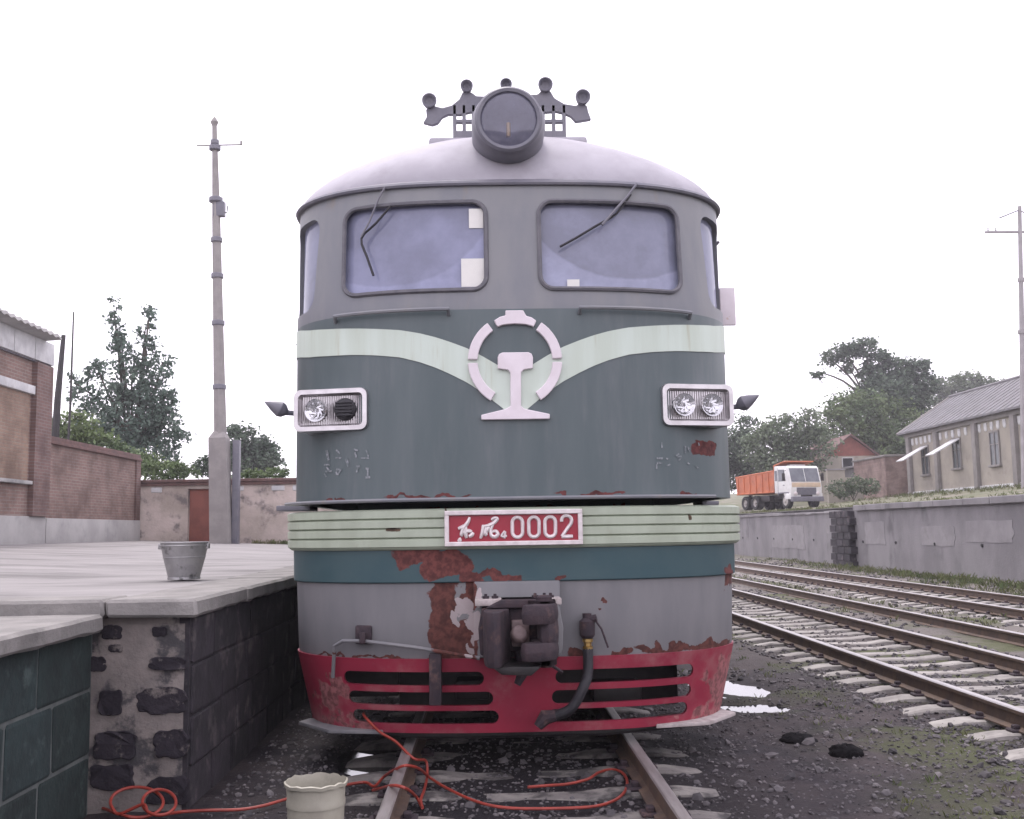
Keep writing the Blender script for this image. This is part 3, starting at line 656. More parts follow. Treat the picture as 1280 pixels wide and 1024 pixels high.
MB().tube(hs, .034, 12).build('brake_hose', M['rubber'], cock)
mb = MB(); e = hs[-1]; mb.tube([e, e+Vector((-.07, .01, -.01)), e+Vector((-.12, .0, -.07))], .045, 10, rs=[.036, .05, .03]); mb.build('hose_coupling', M['rust'], cock)
# ------------------------------------------------------------------ setting: ground, tracks, platform, terrace
def ground_mat():
    m, nt, b, out = _new('oily_dirt_and_gravel')
    p = pos(nt); s = nd(nt, 'ShaderNodeSeparateXYZ'); nt.links.new(p, s.inputs[0])
    n1 = noi(nt, p, 1.1, 8, .65); n2 = noi(nt, p, 14, 8, .7); n3 = noi(nt, p, 55, 4, .6); n4 = noi(nt, p, .55, 6, .6)
    col = mixc(nt, ramp(nt, n1, .35, .65), (.060, .049, .050), (.024, .021, .026))
    oil = ramp(nt, math_(nt, 'ADD', math_(nt, 'ABSOLUTE', s.outputs[0]), math_(nt, 'MULTIPLY', n1, 1.2)), 2.6, 1.5); col = mixc(nt, math_(nt, 'MULTIPLY', oil, .75), col, (.011, .010, .012))
    pale = mixc(nt, ramp(nt, n1, .3, .7), (.19, .17, .155), (.12, .11, .105))
    col = mixc(nt, math_(nt, 'MULTIPLY', ramp(nt, math_(nt, 'ADD', s.outputs[0], math_(nt, 'MULTIPLY', n1, 4)), 5.2, 9.5), .85), col, pale)
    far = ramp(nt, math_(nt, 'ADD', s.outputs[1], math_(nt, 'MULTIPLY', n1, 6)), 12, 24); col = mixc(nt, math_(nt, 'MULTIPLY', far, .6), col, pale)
    col = mixc(nt, math_(nt, 'MULTIPLY', math_(nt, 'MULTIPLY', ramp(nt, n4, .45, .62), .85), ramp(nt, s.outputs[0], 1.7, 3.0)), col, (.075, .085, .035))
    col = mixc(nt, math_(nt, 'MULTIPLY', ramp(nt, n2, .58, .72), .6), col, (.16, .15, .145))
    col = mixc(nt, math_(nt, 'MULTIPLY', ramp(nt, n2, .45, .33), .7), col, (.022, .02, .023))
    nt.links.new(col, b.inputs['Base Color']); b.inputs['Roughness'].default_value = .85; b.inputs['Specular IOR Level'].default_value = .18
    bp = nd(nt, 'ShaderNodeBump'); bp.inputs['Strength'].default_value = .8; bp.inputs['Distance'].default_value = .03
    nt.links.new(math_(nt, 'ADD', n2, math_(nt, 'MULTIPLY', n3, .5)), bp.inputs['Height']); nt.links.new(bp.outputs[0], b.inputs['Normal'])
    return m
M['ground'] = ground_mat()
M['concrete'] = mat('weathered_concrete', (.28, .265, .262), (.20, .19, .188), .9, .85, bump=.25, bscale=30, c3=(.14, .132, .13), t3=(.50, .72), s3=.9, stretch=(.6, 1.6, 1))
M['coping'] = mat('coping_concrete', (.26, .247, .236), (.18, .172, .165), 3, .9, bump=.5, bscale=26, c3=(.14, .135, .13), t3=(.55, .75), s3=4)
M['mortar'] = mat('lime_mortar', (.24, .21, .195), (.17, .15, .142), 5, .95, bump=.6, bscale=22, c3=(.055, .052, .056), t3=(.50, .60), s3=3.6)
M['darkmortar'] = mat('dark_mortar', (.125, .14, .135), (.08, .09, .088), 8, .95, bump=.5, bscale=30)
M['stone_g'] = mat('green_dark_stone', (.022, .037, .036), (.014, .023, .023), 6, .9, bump=.6, bscale=14, c3=(.06, .085, .08), t3=(.55, .75), s3=5, island=.5)
M['stone_p'] = mat('purple_dark_stone', (.034, .029, .036), (.020, .018, .022), 6, .95, bump=.6, bscale=14, c3=(.09, .078, .08), t3=(.52, .7), s3=4, island=.6)
M['stone_k'] = mat('black_stone', (.038, .033, .04), (.024, .021, .027), 8, .95, bump=.8, bscale=22, c3=(.17, .15, .142), t3=(.55, .66), s3=7, spec=.2)
M['rail'] = mat('rusty_rail', (.13, .085, .06), (.085, .06, .05), 9, .75, bump=.2, bscale=40)
M['railtop'] = mat('worn_rail_head', (.38, .36, .36), (.26, .24, .235), 6, .36, metal=.55, stretch=(4, .4, 1))
M['sleeper'] = mat('concrete_sleeper', (.32, .30, .28), (.23, .215, .20), 5, .9, bump=.3, bscale=30, c3=(.12, .11, .105), t3=(.52, .72), s3=3, island=.3)
M['gravel'] = mat('gravel_stone', (.105, .095, .098), (.06, .055, .06), 4, .9, island=1.1)
M['water'] = mat('puddle_water', (.012, .012, .014), (.016, .016, .018), 5, .03, spec=.6, bump=.015, bscale=8)
M['grass'] = mat('weed_green', (.075, .105, .032), (.115, .115, .045), 1.5, .8, island=.7)
M['turf'] = mat('turf', (.085, .105, .045), (.13, .12, .075), .8, .95, bump=.5, bscale=12, c3=(.19, .165, .14), t3=(.5, .62), s3=.5)

PUD = [(2.22, 10.75, .40, .62), (2.12, 9.55, .34, .26), (-1.06, 7.70, .24, .62)]
def gh(x, y):
    z = -.185 + .022*noise.noise(Vector((x*1.3, y*1.3, 0))) + .02*noise.noise(Vector((x*4, y*4, 3.1))) + .05*noise.noise(Vector((x*.25, y*.25, 7)))*min(1, max(0, (x-6)/4))
    for (cx, cy, rx, ry) in PUD:
        d = math.hypot((x-cx)/rx, (y-cy)/ry); d += .35*noise.noise(Vector((x*3.5, y*3.5, 9)))
        if d < 1.3: z -= .055*(1-max(0, (d-.6)/.7)) if d > .6 else .055
    for cx in (4.6, 9.22):
        if abs(x-cx) < 1.35: z -= .016 if cx < 6 else .010
    return z
def axis(lo, hi, fine0, fine1, step, far):
    a = []; x = fine0
    while x < fine1: a.append(x); x += step
    st = step
    while x < hi: a.append(x); st *= far; x += st
    a.append(hi); x = fine0; st = step; b = []
    while x > lo: st *= far; x -= st; b.append(max(x, lo))
    return sorted(set(b + a))
xs = axis(-700, 700, -2.4, 7.0, .085, 1.13); ys = axis(-300, 1500, 4.2, 14.0, .085, 1.10)
g = MB(); g.grid([[Vector((x, y, gh(x, y) if (y < 80 and -4 < x < 15) else -.19)) for x in xs] for y in ys])
tag(g.build('ground', M['ground'], smooth=180), kind='structure')
for i, (cx, cy, rx, ry) in enumerate(PUD[:1] + PUD[2:]):
    z = -.214 if i == 0 else -.216
    sx, sy = (1.15, 1.9) if i == 0 else (1.2, 1.1)
    mb = MB(); n = 40; ring_ = [Vector((cx+rx*sx*math.cos(2*math.pi*k/n), cy+ry*sy*math.sin(2*math.pi*k/n)-(.45 if i == 0 else 0), z)) for k in range(n)]
    mb.add(ring_, [tuple(range(n))]); tag(mb.build('puddle_water', M['water'], smooth=0), kind='structure')

def rail_mesh(name, y0, y1):
    prof = [(-.065, -.155), (.065, -.155), (.065, -.145), (.012, -.128), (.009, -.045), (.034, -.034), (.036, -.008), (.028, 0), (-.028, 0), (-.036, -.008), (-.034, -.034), (-.009, -.045), (-.012, -.128), (-.065, -.145)]
    mb = MB(); n = len(prof); N = 30
    for j in range(N):
        a, b = y0+(y1-y0)*j/N, y0+(y1-y0)*(j+1)/N
        mb.add([(x, a, z) for x, z in prof] + [(x, b, z) for x, z in prof], [(i, (i+1) % n, n+(i+1) % n, n+i) for i in range(n)], 0)
        for k in (6, 7, 8): mb.m[-n+k] = 1
    mb.add([(x, y0, z) for x, z in prof], [tuple(range(n))]); mb.add([(x, y1, z) for x, z in prof], [tuple(range(n))])
    return mb.mesh(name, [M['rail'], M['railtop']], smooth=20, weld=True)
RAIL = rail_mesh('rail', -6, 170)
def sleeper_mesh(seed):
    random.seed(seed)
    top = [(-1.25, -.215), (-1.2, -.19), (-1.02, -.163), (-.95, -.157), (-.55, -.157), (-.34, -.183), (.34, -.183), (.55, -.157), (.95, -.157), (1.02, -.163), (1.2, -.19), (1.25, -.215)]
    mb = MB(); rows = []
    for x, z in top:
        j = lambda: random.uniform(-.006, .006)
        rows.append([Vector((x, -.14+j(), -.34)), Vector((x, -.105+j(), z-.012)), Vector((x, -.085+j(), z+j()*.4)), Vector((x, .085+j(), z+j()*.4)), Vector((x, .105+j(), z-.012)), Vector((x, .14+j(), -.34))])
    mb.grid(rows); mb.f += [(0, 1, 2, 3, 4, 5), tuple(66+k for k in range(6))]; mb.m += [0, 0]
    return mb.mesh('sleeper', M['sleeper'], smooth=25)
SLEEP = [sleeper_mesh(s) for s in range(4)]
M['oilsleeper'] = mat('oil_stained_sleeper', (.20, .185, .17), (.12, .11, .105), 5, .9, bump=.3, bscale=30, c3=(.035, .032, .032), t3=(.45, .62), s3=3, island=.3)
SLEEPO = []
for _m in SLEEP: _n = _m.copy(); _n.materials.clear(); _n.materials.append(M['oilsleeper']); SLEEPO.append(_n)
cl = MB(); cl.box((-.05, -.06, -.16), (.05, .06, -.135)); cl.box((-.03, -.03, -.14), (.02, .03, -.105)); CLIP = cl.mesh('rail_clip', M['rust'], bevel=.008, seg=1)
random.seed(11)
def track(x, label, y0, y1, clip_to):
    t = empty('railway_track', (x, 0, -.19), label, 'track'); n = 0
    for s in (-1, 1):
        o = link('rail', RAIL, t); o.location = (x+s*.7525, 0, 0)
    y = y0
    while y < y1:
        o = link('sleeper', (SLEEPO if x == 0 else SLEEP)[random.randrange(4)], t); o.location = (x+random.uniform(-.03, .03), y+random.uniform(-.02, .02), random.uniform(-.006, .002)); o.rotation_euler.z = random.uniform(-.012, .012)
        if y < clip_to:
            for s in (-1, 1):
                for q in (-1, 1):
                    c = link('rail_clip', CLIP, o); c.location = (s*.7525 + q*.085, 0, 0); c.rotation_euler.z = 0 if q > 0 else math.pi
        y += .572
    return t
track(0, 'track with worn rails that the green locomotive stands on', 3.1, 13.5, 9)
track(4.6, 'track with pale concrete sleepers and shiny rails beside the locomotive', 6.3, 85, 32)
track(9.22, 'rusty track with pale sleepers along the foot of the grey retaining wall', 14, 110, 34)
o = tag(link('spare_rail', RAIL), 'single rusty rail lying on the ground between two tracks', 'rail'); o.location = (6.76, 6, -.03); o.rotation_euler.z = .002

# ---- platform
random.seed(3)
def deck(x): return 1.050 + .042*min(6.2, max(0, -4.0-x))
pf = MB()
xs = [-2.06, -2.3, -2.45] + [-2.6-.35*i for i in range(24)] + [-12, -16, -24]
ys = [6.5+.4*i for i in range(60)] + [31, 36, 60, 130]
pf.grid([[Vector((x, y, deck(x) - .004 + (.004*noise.noise(Vector((x*.9, y*.9, 2))) if -11 < x < -2.5 else 0))) for x in xs] for y in ys])
pf.box((-24, 6.46, -.6), (-2.06, 130, 1.0)); pf.box((-24, -8, -.6), (-2.66, 6.46, .875))
plat = tag(pf.build('platform', [M['concrete']], smooth=30), kind='structure')
def slab(name, a, b, mt, parent, cuts=.12, amp=.012, bev=.018):
    """weathered slab: subdivided box with chipped edges"""
    me = MB().box(a, b).mesh(name, mt, smooth=0)
    bm = bmesh.new(); bm.from_mesh(me)
    bmesh.ops.bevel(bm, geom=list(bm.edges), offset=bev, segments=1, affect='EDGES')
    L = max(b[0]-a[0], b[1]-a[1]); ax = 0 if b[0]-a[0] > b[1]-a[1] else 1
    k = int(L/cuts)
    for i in range(1, k):
        co = [0, 0, 0]; co[ax] = a[ax]+L*i/k; no = [0, 0, 0]; no[ax] = 1
        bmesh.ops.bisect_plane(bm, geom=list(bm.verts)+list(bm.edges)+list(bm.faces), plane_co=co, plane_no=no)
    for v in bm.verts:
        q = v.co; d = noise.noise_vector(q*4.5)*amp + noise.noise_vector(q*17)*amp*.5; d.z *= .12 if q.z > b[2]-.03 else 1; v.co = q + d
    bm.to_mesh(me); bm.free(); me.polygons.foreach_set('use_smooth', [True]*len(me.polygons)); me.set_sharp_from_angle(angle=rad(35))
    return link(name, me, parent)
y = 6.28
while y < 34:
    L = random.uniform(1.2, 1.7); slab('coping_slab', (-2.46, y, .945), (-1.93+random.uniform(-.012, .012), y+L-.008, 1.055+random.uniform(-.006, .004)), M['coping'], plat); y += L
x = -2.468
while x > -11:
    L = random.uniform(1.0, 1.6); z = deck(x-L/2); slab('coping_slab', (x-L+.008, 6.28+random.uniform(-.01, .01), z-.105), (x, 6.72, z+.006), M['coping'], plat); x -= L
y = 6.27
while y > -1:
    L = random.uniform(1.1, 1.7); slab('coping_slab', (-3.3, y-L+.008, .87), (-2.45+random.uniform(-.015, .015), y, .972), M['coping'], plat, amp=.018); y -= L
slab('coping_slab', (-8, -1, .875), (-3.31, 6.27, .966), M['coping'], plat, amp=.006)
# masonry: mortar bed with separate stones
mb = MB(); mb.box((-2.66, -2, -.5), (-2.574, 6.395, .868)); mb.build('mortar_bed', M['darkmortar'], plat)
mb = MB(); rows = []
mb.grid([[Vector((x_, 6.392+.012*noise.noise(Vector((x_*7, 0, z_*7))), z_)) for x_ in [-2.70+.045*i for i in range(16)]] for z_ in [-.4+.05*j for j in range(27)]])
mb.box((-2.7, 6.41, -.5), (-2.03, 6.46, .94)); mb.build('mortar_bed', M['mortar'], plat)
mb = MB(); mb.box((-2.06, 6.40, -.5), (-1.998, 34, .944)); mb.build('mortar_bed', M['stone_p'], plat)
def stone_mesh(name, mt, seed):
    random.seed(seed); me = MB().box((-.5, -.5, -.5), (.5, .5, .5)).mesh(name, mt, smooth=0, bevel=.035, seg=1, jit=.016)
    return me
STG = [stone_mesh('stone_block', M['stone_g'], k) for k in range(5)]; STP = [stone_mesh('stone_block', M['stone_p'], k+9) for k in range(5)]; STK = [stone_mesh('stone_block', M['stone_k'], k+19) for k in range(5)]
random.seed(5)
def stone(ms, c, d, parent):
    o = link('stone_block', random.choice(ms), parent); o.location = c; o.scale = d; return o
for z0, z1 in ((.53, .865), (.155, .515), (-.21, .14), (-.55, -.225)):
    y = 6.36 - random.uniform(0, .3); y1 = 6.385
    while y1 > -1.5:
        L = random.uniform(.5, .85); y0 = y1-L
        stone(STG, (-2.635, (y0+y1)/2, (z0+z1)/2), (.14, L-.022, z1-z0-.008), plat); y1 = y0
for z0, z1 in ((.66, .93), (.36, .645), (.06, .345), (-.25, .045)):
    y = 6.42
    while y < 15:
        L = random.uniform(.38, .75); stone(STP, (-2.045, y+L/2, (z0+z1)/2), (.12+random.uniform(-.012, .012), L-.016, z1-z0-.002), plat); y += L
for (a, b, c, d) in ((428, 208, 512, 266), (365, 342, 445, 402), (628, 344, 778, 396), (455, 290, 512, 322), (415, 484, 512, 588), (578, 474, 778, 578), (400, 655, 570, 772), (648, 650, 786, 765), (640, 215, 700, 255), (380, 800, 560, 900), (620, 850, 786, 960)):
    p, q = P(a/3.37, 720+b/3.37, 6.38), P(c/3.37, 720+d/3.37, 6.38)
    cx_, cz_, hx, hz_ = (p.x+q.x)/2, (p.z+q.z)/2, (q.x-p.x)/2, (p.z-q.z)/2; n = 26; poly = []
    for k in range(n):
        t = 2*math.pi*k/n; sq = 1/max(abs(math.cos(t)), abs(math.sin(t))); r_ = min(sq, 1.25)*(1+.22*noise.noise(Vector((math.cos(t)*2.2+a, math.sin(t)*2.2, b)))+random.uniform(-.05, .05)); poly.append((cx_+hx*r_*math.cos(t), cz_+hz_*r_*math.sin(t)))
    yo = random.uniform(.0, .012); MB().prism(poly, lambda x_, z_: (x_, 6.372+yo+.012*noise.noise(Vector((x_*20, 0, z_*20))), z_), lambda x_, z_: (x_, 6.44, z_)).build('stone_block', M['stone_k'], plat, smooth=0, bevel=.006, seg=1)
# ---- upper terrace behind the retaining wall
def ter(x, y): return 2.04 + 1.12*min(1, max(0, (x-15.5)/11.0)) + max(0, (x-30)*.06) + max(0, min(y, 160)-80)*.035*min(1, max(0, (x-14)/8))
xs = [13.9, 14.3, 14.9, 15.5, 16.5, 18, 20, 22, 24, 26, 28, 32, 40, 60, 120, 700]; ys = [-40, 0, 10] + [14+2*i for i in range(45)] + [110, 130, 170, 300, 800]
g = MB(); g.grid([[Vector((x, y, ter(x, min(y, 200)) + (.07*noise.noise(Vector((x*.5, y*.5, 1))) if x > 14.5 else 0))) for x in xs] for y in ys]); tag(g.build('terrace_ground', M['turf'], smooth=180), kind='structure')
# ------------------------------------------------------------------ walls, buildings
M['wallgrey'] = mat('grey_rendered_wall', (.23, .22, .225), (.17, .162, .168), .9, .95, bump=.5, bscale=14, c3=(.11, .105, .11), t3=(.52, .72), s3=.8, stretch=(1, 1, .6))
M['wallpatch'] = mat('pale_render_patch', (.265, .252, .258), (.21, .20, .205), 1.5, .95, bump=.4, bscale=14, c3=(.2, .19, .19), t3=(.55, .7), s3=1.6)
M['brick_y'] = brick_mat('brown_brick', (.27, .175, .145), (.21, .135, .115), (.28, .24, .22), 'y')
M['brick_pier'] = brick_mat('dark_red_brick', (.21, .125, .11), (.165, .10, .09), (.21, .18, .165), 'y')
M['brick_infill'] = brick_mat('tan_brick_infill', (.33, .225, .165), (.27, .18, .135), (.28, .24, .20), 'y')
M['brick_x'] = brick_mat('brown_brick_cross', (.29, .20, .175), (.23, .16, .14), (.28, .24, .22), 'x')
M['plinth'] = mat('cement_plinth', (.42, .41, .40), (.33, .32, .315), 1.2, .9, bump=.3, bscale=20, c3=(.22, .22, .22), t3=(.5, .75), s3=1)
M['whitewash'] = mat('dirty_whitewash', (.60, .60, .60), (.46, .46, .47), 3, .85, c3=(.36, .35, .34), t3=(.55, .75), s3=2)
M['limewall'] = mat('peeling_lime_plaster', (.56, .48, .44), (.36, .31, .27), 1.0, .95, bump=.5, bscale=14, c3=(.17, .15, .145), t3=(.50, .66), s3=1.6)
M['capbrick'] = mat('brick_cap', (.17, .10, .09), (.12, .08, .075), 6, .95, bump=.4, bscale=20)
M['doorred'] = mat('brick_red_door', (.24, .085, .065), (.19, .07, .055), 3, .85, bump=.2, bscale=30)
M['roofgrey'] = mat('grey_roof_sheet', (.17, .165, .175), (.13, .125, .13), 1.5, .85, bump=.4, bscale=6)
M['tanwall'] = mat('tan_render', (.34, .31, .26), (.27, .25, .215), .8, .95, bump=.3, bscale=12, c3=(.21, .19, .165), t3=(.55, .75), s3=.9)
M['pilaster'] = mat('grey_pilaster', (.24, .225, .215), (.19, .18, .17), 2, .95)
M['pane'] = mat('dark_window_pane', (.05, .06, .065), (.09, .10, .105), 1.5, .15)
M['dark'] = mat('dark_opening', (.02, .02, .022), None, 4, .9)
M['poleconc'] = mat('pole_concrete', (.30, .28, .27), (.24, .225, .22), 3, .9, bump=.2)
M['polelight'] = mat('pole_pale_concrete', (.34, .32, .33), (.28, .265, .27), 2, .9)

# ---- retaining wall beyond the tracks
WX = 13.7
rw = empty('retaining_wall', (WX, 30, -.2), 'long grey rendered stone retaining wall beyond the tracks, below the truck', 'wall')
mb = MB(); mb.box((WX, 6, -.5), (WX+.45, 41.2, 1.92)); mb.box((WX+.12, 41.2, -.5), (WX+.45, 790, 1.86)); mb.box((WX+.36, 6, 1.5), (WX+.449, 790, 2.07)); mb.build('wall_face', M['wallgrey'], rw)
random.seed(21); y = 6.0
while y < 38.5:
    L = min(random.uniform(1.6, 2.4), 38.9-y); slab('coping_stone', (WX-.14, y, 1.90), (WX+.5, y+L-.012, 2.10+random.uniform(-.012, .012)), M['wallgrey'], rw, cuts=.5, amp=.015); y += L
    if L < .6: break
y = 41.2
while y < 95:
    L = random.uniform(1.4, 2.6); slab('coping_stone', (WX+.05, y, 1.84), (WX+.5, y+L-.02, 1.97+random.uniform(-.05, .03)), M['wallgrey'], rw, cuts=.5, amp=.03); y += L
for z in range(8):                       # stone pier
    for k in range(3):
        o = stone(STP, (WX-.07, 39.35+k*.72+(.18 if z % 2 else 0), -.12+z*.272), (.4, .68, .255), rw)
for (u0, v0, u1, v1) in ((960, 655, 1004, 688), (1080, 650, 1108, 682), (1150, 655, 1196, 684), (1205, 648, 1270, 680), (1028, 647, 1050, 668)):
    a, b = PX(u0, v0, WX), PX(u1, v1, WX); yy0, yy1 = min(a.y, b.y), max(a.y, b.y); zz1 = max(a.z, b.z) - .05; zz0 = min(a.z, b.z)
    xf = WX if yy1 < 41.2 else WX+.12
    n = 32; poly = []
    for k in range(n):
        t = 2*math.pi*k/n; cx, cz = (yy0+yy1)/2, (zz0+zz1)/2
        sq = 1/max(abs(math.cos(t)), abs(math.sin(t))); r_ = sq*(.93+.10*noise.noise(Vector((t*1.7, u0, 0)))+random.uniform(-.02, .02)); poly.append((cx+(yy1-yy0)/2*r_*math.cos(t), cz+(zz1-zz0)/2*r_*math.sin(t)))
    MB().prism(poly, lambda y_, z_: (xf-.012, y_, z_), lambda y_, z_: (xf+.02, y_, z_)).build('render_patch', M['wallpatch'], rw, smooth=0)
for k in range(12):
    yy = 26+k*3.1; xf = WX if yy < 41 else WX+.12
    MB().cyl((xf-.03, yy, .75), (xf+.1, yy, .77), .05, n=8).build('drain_hole', M['dark'], rw)

# ---- brick station building and wall at the left
BX = -9.8; BY = PX(57, 560, BX).y
sb = empty('station_building', (BX-2, 15, deck(BX)), 'brown brick station building with pale frieze boards and bricked-up window', 'building')
zb = deck(BX)-.05; zE = PX(57, 458, BX).z; zTop = PX(57, 428, BX).z
zpl = PX(57, 646, BX).z
mb = MB(); mb.box((BX-6, 4, zpl), (BX, BY, zE)); mb.build('wall', M['brick_y'], sb)
mb = MB(); mb.box((BX-6, 3.9, zb-.3), (BX+.05, BY+.03, zpl)); mb.build('plinth', M['plinth'], sb, bevel=.02)
ya = PX(37, 560, BX).y
mb = MB(); mb.box((BX-.3, ya, zpl+.002), (BX+.11, BY+.02, zE-.003)); mb.build('corner_pier', M['brick_pier'], sb)
zl = PX(38, 492, BX).z; zs_ = PX(36, 606, BX).z
mb = MB(); mb.box((BX-.05, ya-3.4, zs_+.07), (BX+.015, ya-.1, zl-.02)); mb.build('bricked_up_window', M['brick_infill'], sb)
mb = MB(); mb.box((BX-.05, ya-3.6, zl-.02), (BX+.09, ya-.02, zl+.16)); mb.build('lintel', M['whitewash'], sb, bevel=.01)
mb = MB(); mb.box((BX-.05, ya-3.5, zs_), (BX+.10, ya-.02, zs_+.075)); mb.build('window_sill', M['plinth'], sb, bevel=.01)
mb = MB(); mb.box((BX-6, 4, zE), (BX+.06, BY+.01, zTop)); mb.build('frieze_backing', M['darkgrey'], sb)
y = BY+.02; k = 0
while y > 12:
    L = .98; mb = MB(); mb.box((BX+.03, y-L+.03, zE+.03), (BX+.115, y, zTop-.02)); mb.build('frieze_panel', M['whitewash'], sb, bevel=.01); y -= L
mb = MB(); yy = BY+.9; n = 0; rows = []
EY = PX(78, 442, BX+.45).y
yv = [4+.075*i for i in range(int((EY-4)/.075)+1)]
for x, dz in ((BX+.45, 0), (BX+.43, .07), (BX-6, .9)):
    rows.append([Vector((x, y_, zTop+.02+dz+.022*math.sin(y_*2*math.pi/.3))) for y_ in yv])
rows.insert(0, [Vector((BX-6, y_, zTop-.05)) for y_ in yv]); rows[0:1] = [[Vector((BX+.1, y_, zTop-.02)) for y_ in yv]]
mb.grid(rows); mb.build('roof_sheet', M['plinth'], sb, smooth=60)
mb = MB(); mb.box((BX-6, 4, zTop), (BX+.1, EY-.05, zTop+.03)); mb.build('roof_board', M['roofgrey'], sb)
# brick yard wall running on from the building
WY = PX(174, 620, BX+.02).y
bw = empty('brick_wall', (BX, (BY+WY)/2, deck(BX)), 'brown brick yard wall with cement plinth, joined to the station building', 'wall')
zt = PX(120, 566, BX).z
mb = MB(); mb.box((BX-.3, BY+.03, zpl-.06), (BX, WY, zt)); mb.build('wall', M['brick_y'], bw)
mb = MB(); mb.box((BX-.35, BY+.04, zb-.3), (BX+.06, WY+.04, zpl-.03)); mb.build('plinth', M['plinth'], bw, bevel=.02)
mb = MB(); mb.box((BX-.36, BY+.035, zt), (BX+.07, WY+.05, zt+.07)); mb.box((BX-.32, BY+.035, zt+.07), (BX+.03, WY+.03, zt+.17)); mb.build('coping', M['capbrick'], bw, bevel=.01)
mb = MB(); mb.box((BX-.1, WY-.32, zpl-.028), (BX+.045, WY+.03, zt-.002)); mb.build('end_pier', M['brick_pier'], bw)
# plastered cross wall
gw = empty('plastered_wall', (-6, WY+.25, deck(-6)), 'peeling lime plastered wall with brick cap across the platform end', 'wall')
z0 = deck(-7)-.15; z1 = P(320, 606, WY+.2).z
xd0, xd1 = P(233, 650, WY).x, P(266, 650, WY).x
mb = MB(); mb.box((BX-.2, WY+.12, z0), (xd0, WY+.45, z1)); mb.box((xd1, WY+.12, z0), (-1.9, WY+.45, z1)); mb.box((xd0, WY+.122, deck(xd0)+1.45), (xd1, WY+.448, z1)); mb.build('wall', M['limewall'], gw)
mb = MB(); mb.box((BX-.2, WY+.06, z1), (-1.85, WY+.5, z1+.09)); mb.box((BX-.2, WY+.02, z1+.09), (-1.83, WY+.54, z1+.17)); mb.build('brick_cap', M['capbrick'], gw, bevel=.015)
mb = MB(); mb.box((xd0+.02, WY+.2, z0), (xd1-.02, WY+.26, deck(xd0)+1.44)); dr = mb.build('door', M['doorred'], gw, bevel=.01)
random.seed(9); x = BX+.3
while x < -2.2:                          # bare brick ends showing under the cap
    L = random.uniform(.2, .42); MB().box((x, WY+.10, z1-.17+random.uniform(-.02, .02)), (x+L, WY+.2, z1-.03)).build('bare_brick', M['whitewash'], gw, bevel=.02, seg=1) if random.random() < .7 and not (xd0-.5 < x < xd1+.2) else None
    x += L+random.uniform(.06, .3)

# ---- tall concrete pole on the platform
pb_ = P(278, 682, WY-1.2); ct = P(268, 152, WY-1.2)
cp_ = empty('concrete_pole', (pb_.x, WY-1.2, deck(pb_.x)), 'tall slim concrete pole on thick square base by the plastered wall', 'pole')
Yp = WY-1.2; zbase = deck(pb_.x)
def pc(v): t = (682-v)/530; return P(278-10*t-(1.5 if v > 545 else 0), v, Yp)
mb = MB(); mb.tube([pc(545), pc(400), pc(275), pc(155)], .1, 8, rs=[.17, .14, .115, .065]); mb.build('shaft', M['poleconc'], cp_)
a, b = pc(690), pc(548)
mb = MB(); mb.tube([Vector((a.x, Yp, zbase-.1)), b, pc(540)], .3, 4, rs=[.36, .33, .2]); mb.build('base', M['poleconc'], cp_, smooth=0, bevel=.02)
mb = MB(); mb.box((a.x+.24, Yp+.05, zbase-.1), (a.x+.42, Yp+.25, b.z-.05)); mb.build('cable_duct', M['darkgrey'], cp_, bevel=.01)
for v, r_ in ((484, .16), (404, .155), (345, .15), (300, .14), (250, .17), (185, .14), (178, .10)):
    c = pc(v); mb = MB(); mb.lathe([(r_, -.07), (r_+.02, -.05), (r_+.02, .05), (r_, .07)], 10, Matrix.Translation(c)); mb.build('clamp_ring', M['darkgrey'], cp_)
c = pc(262); mb = MB(); mb.box((c.x-.05, Yp-.1, c.z-.2), (c.x+.24, Yp+.1, c.z+.2)); mb.tube([c, c+Vector((.3, 0, -.1)), c+Vector((.32, 0, .1))], .02); mb.build('bracket', M['darkgrey'], cp_, bevel=.02)
c = pc(182); mb = MB(); mb.tube([c+Vector((-.5, 0, 0)), c+Vector((.75, 0, .02))], .022); mb.cyl(c+Vector((.72, 0, .02)), c+Vector((.72, 0, .12)), .03); mb.build('crossarm', M['poleconc'], cp_)
c = pc(155); mb = MB(); mb.lathe([(.05, -.1), (.09, 0), (.11, .05), (.06, .14), (.005, .22)], 10, Matrix.Translation(c)); mb.build('finial', M['poleconc'], cp_)
# dark pole and thin aerial behind the brick wall
a, b = P(67, 560, 30), P(79.5, 419, 30); a.z = 1.2
mb = MB(); mb.tube([P(66, 600, 30), a.lerp(b, .5) if False else P(72, 500, 30), b], .12, 8, rs=[.12, .10, .065]); mb.tube([Vector((P(66, 600, 30).x, 30, 1.2)), P(66, 600, 30)], .12, 8)
tag(mb.build('leaning_post', M['oily']), 'black leaning post behind the brown brick yard wall', 'post')
mb = MB(); t_ = P(92, 390, 33); b_ = P(88, 505, 33); mb.tube([Vector((b_.x-.1, 33, 1.1)), b_, t_], .035, 6, rs=[.04, .04, .025])
tag(mb.build('thin_mast', M['oily']), 'thin bare mast between the black post and the tall leafy tree', 'mast')
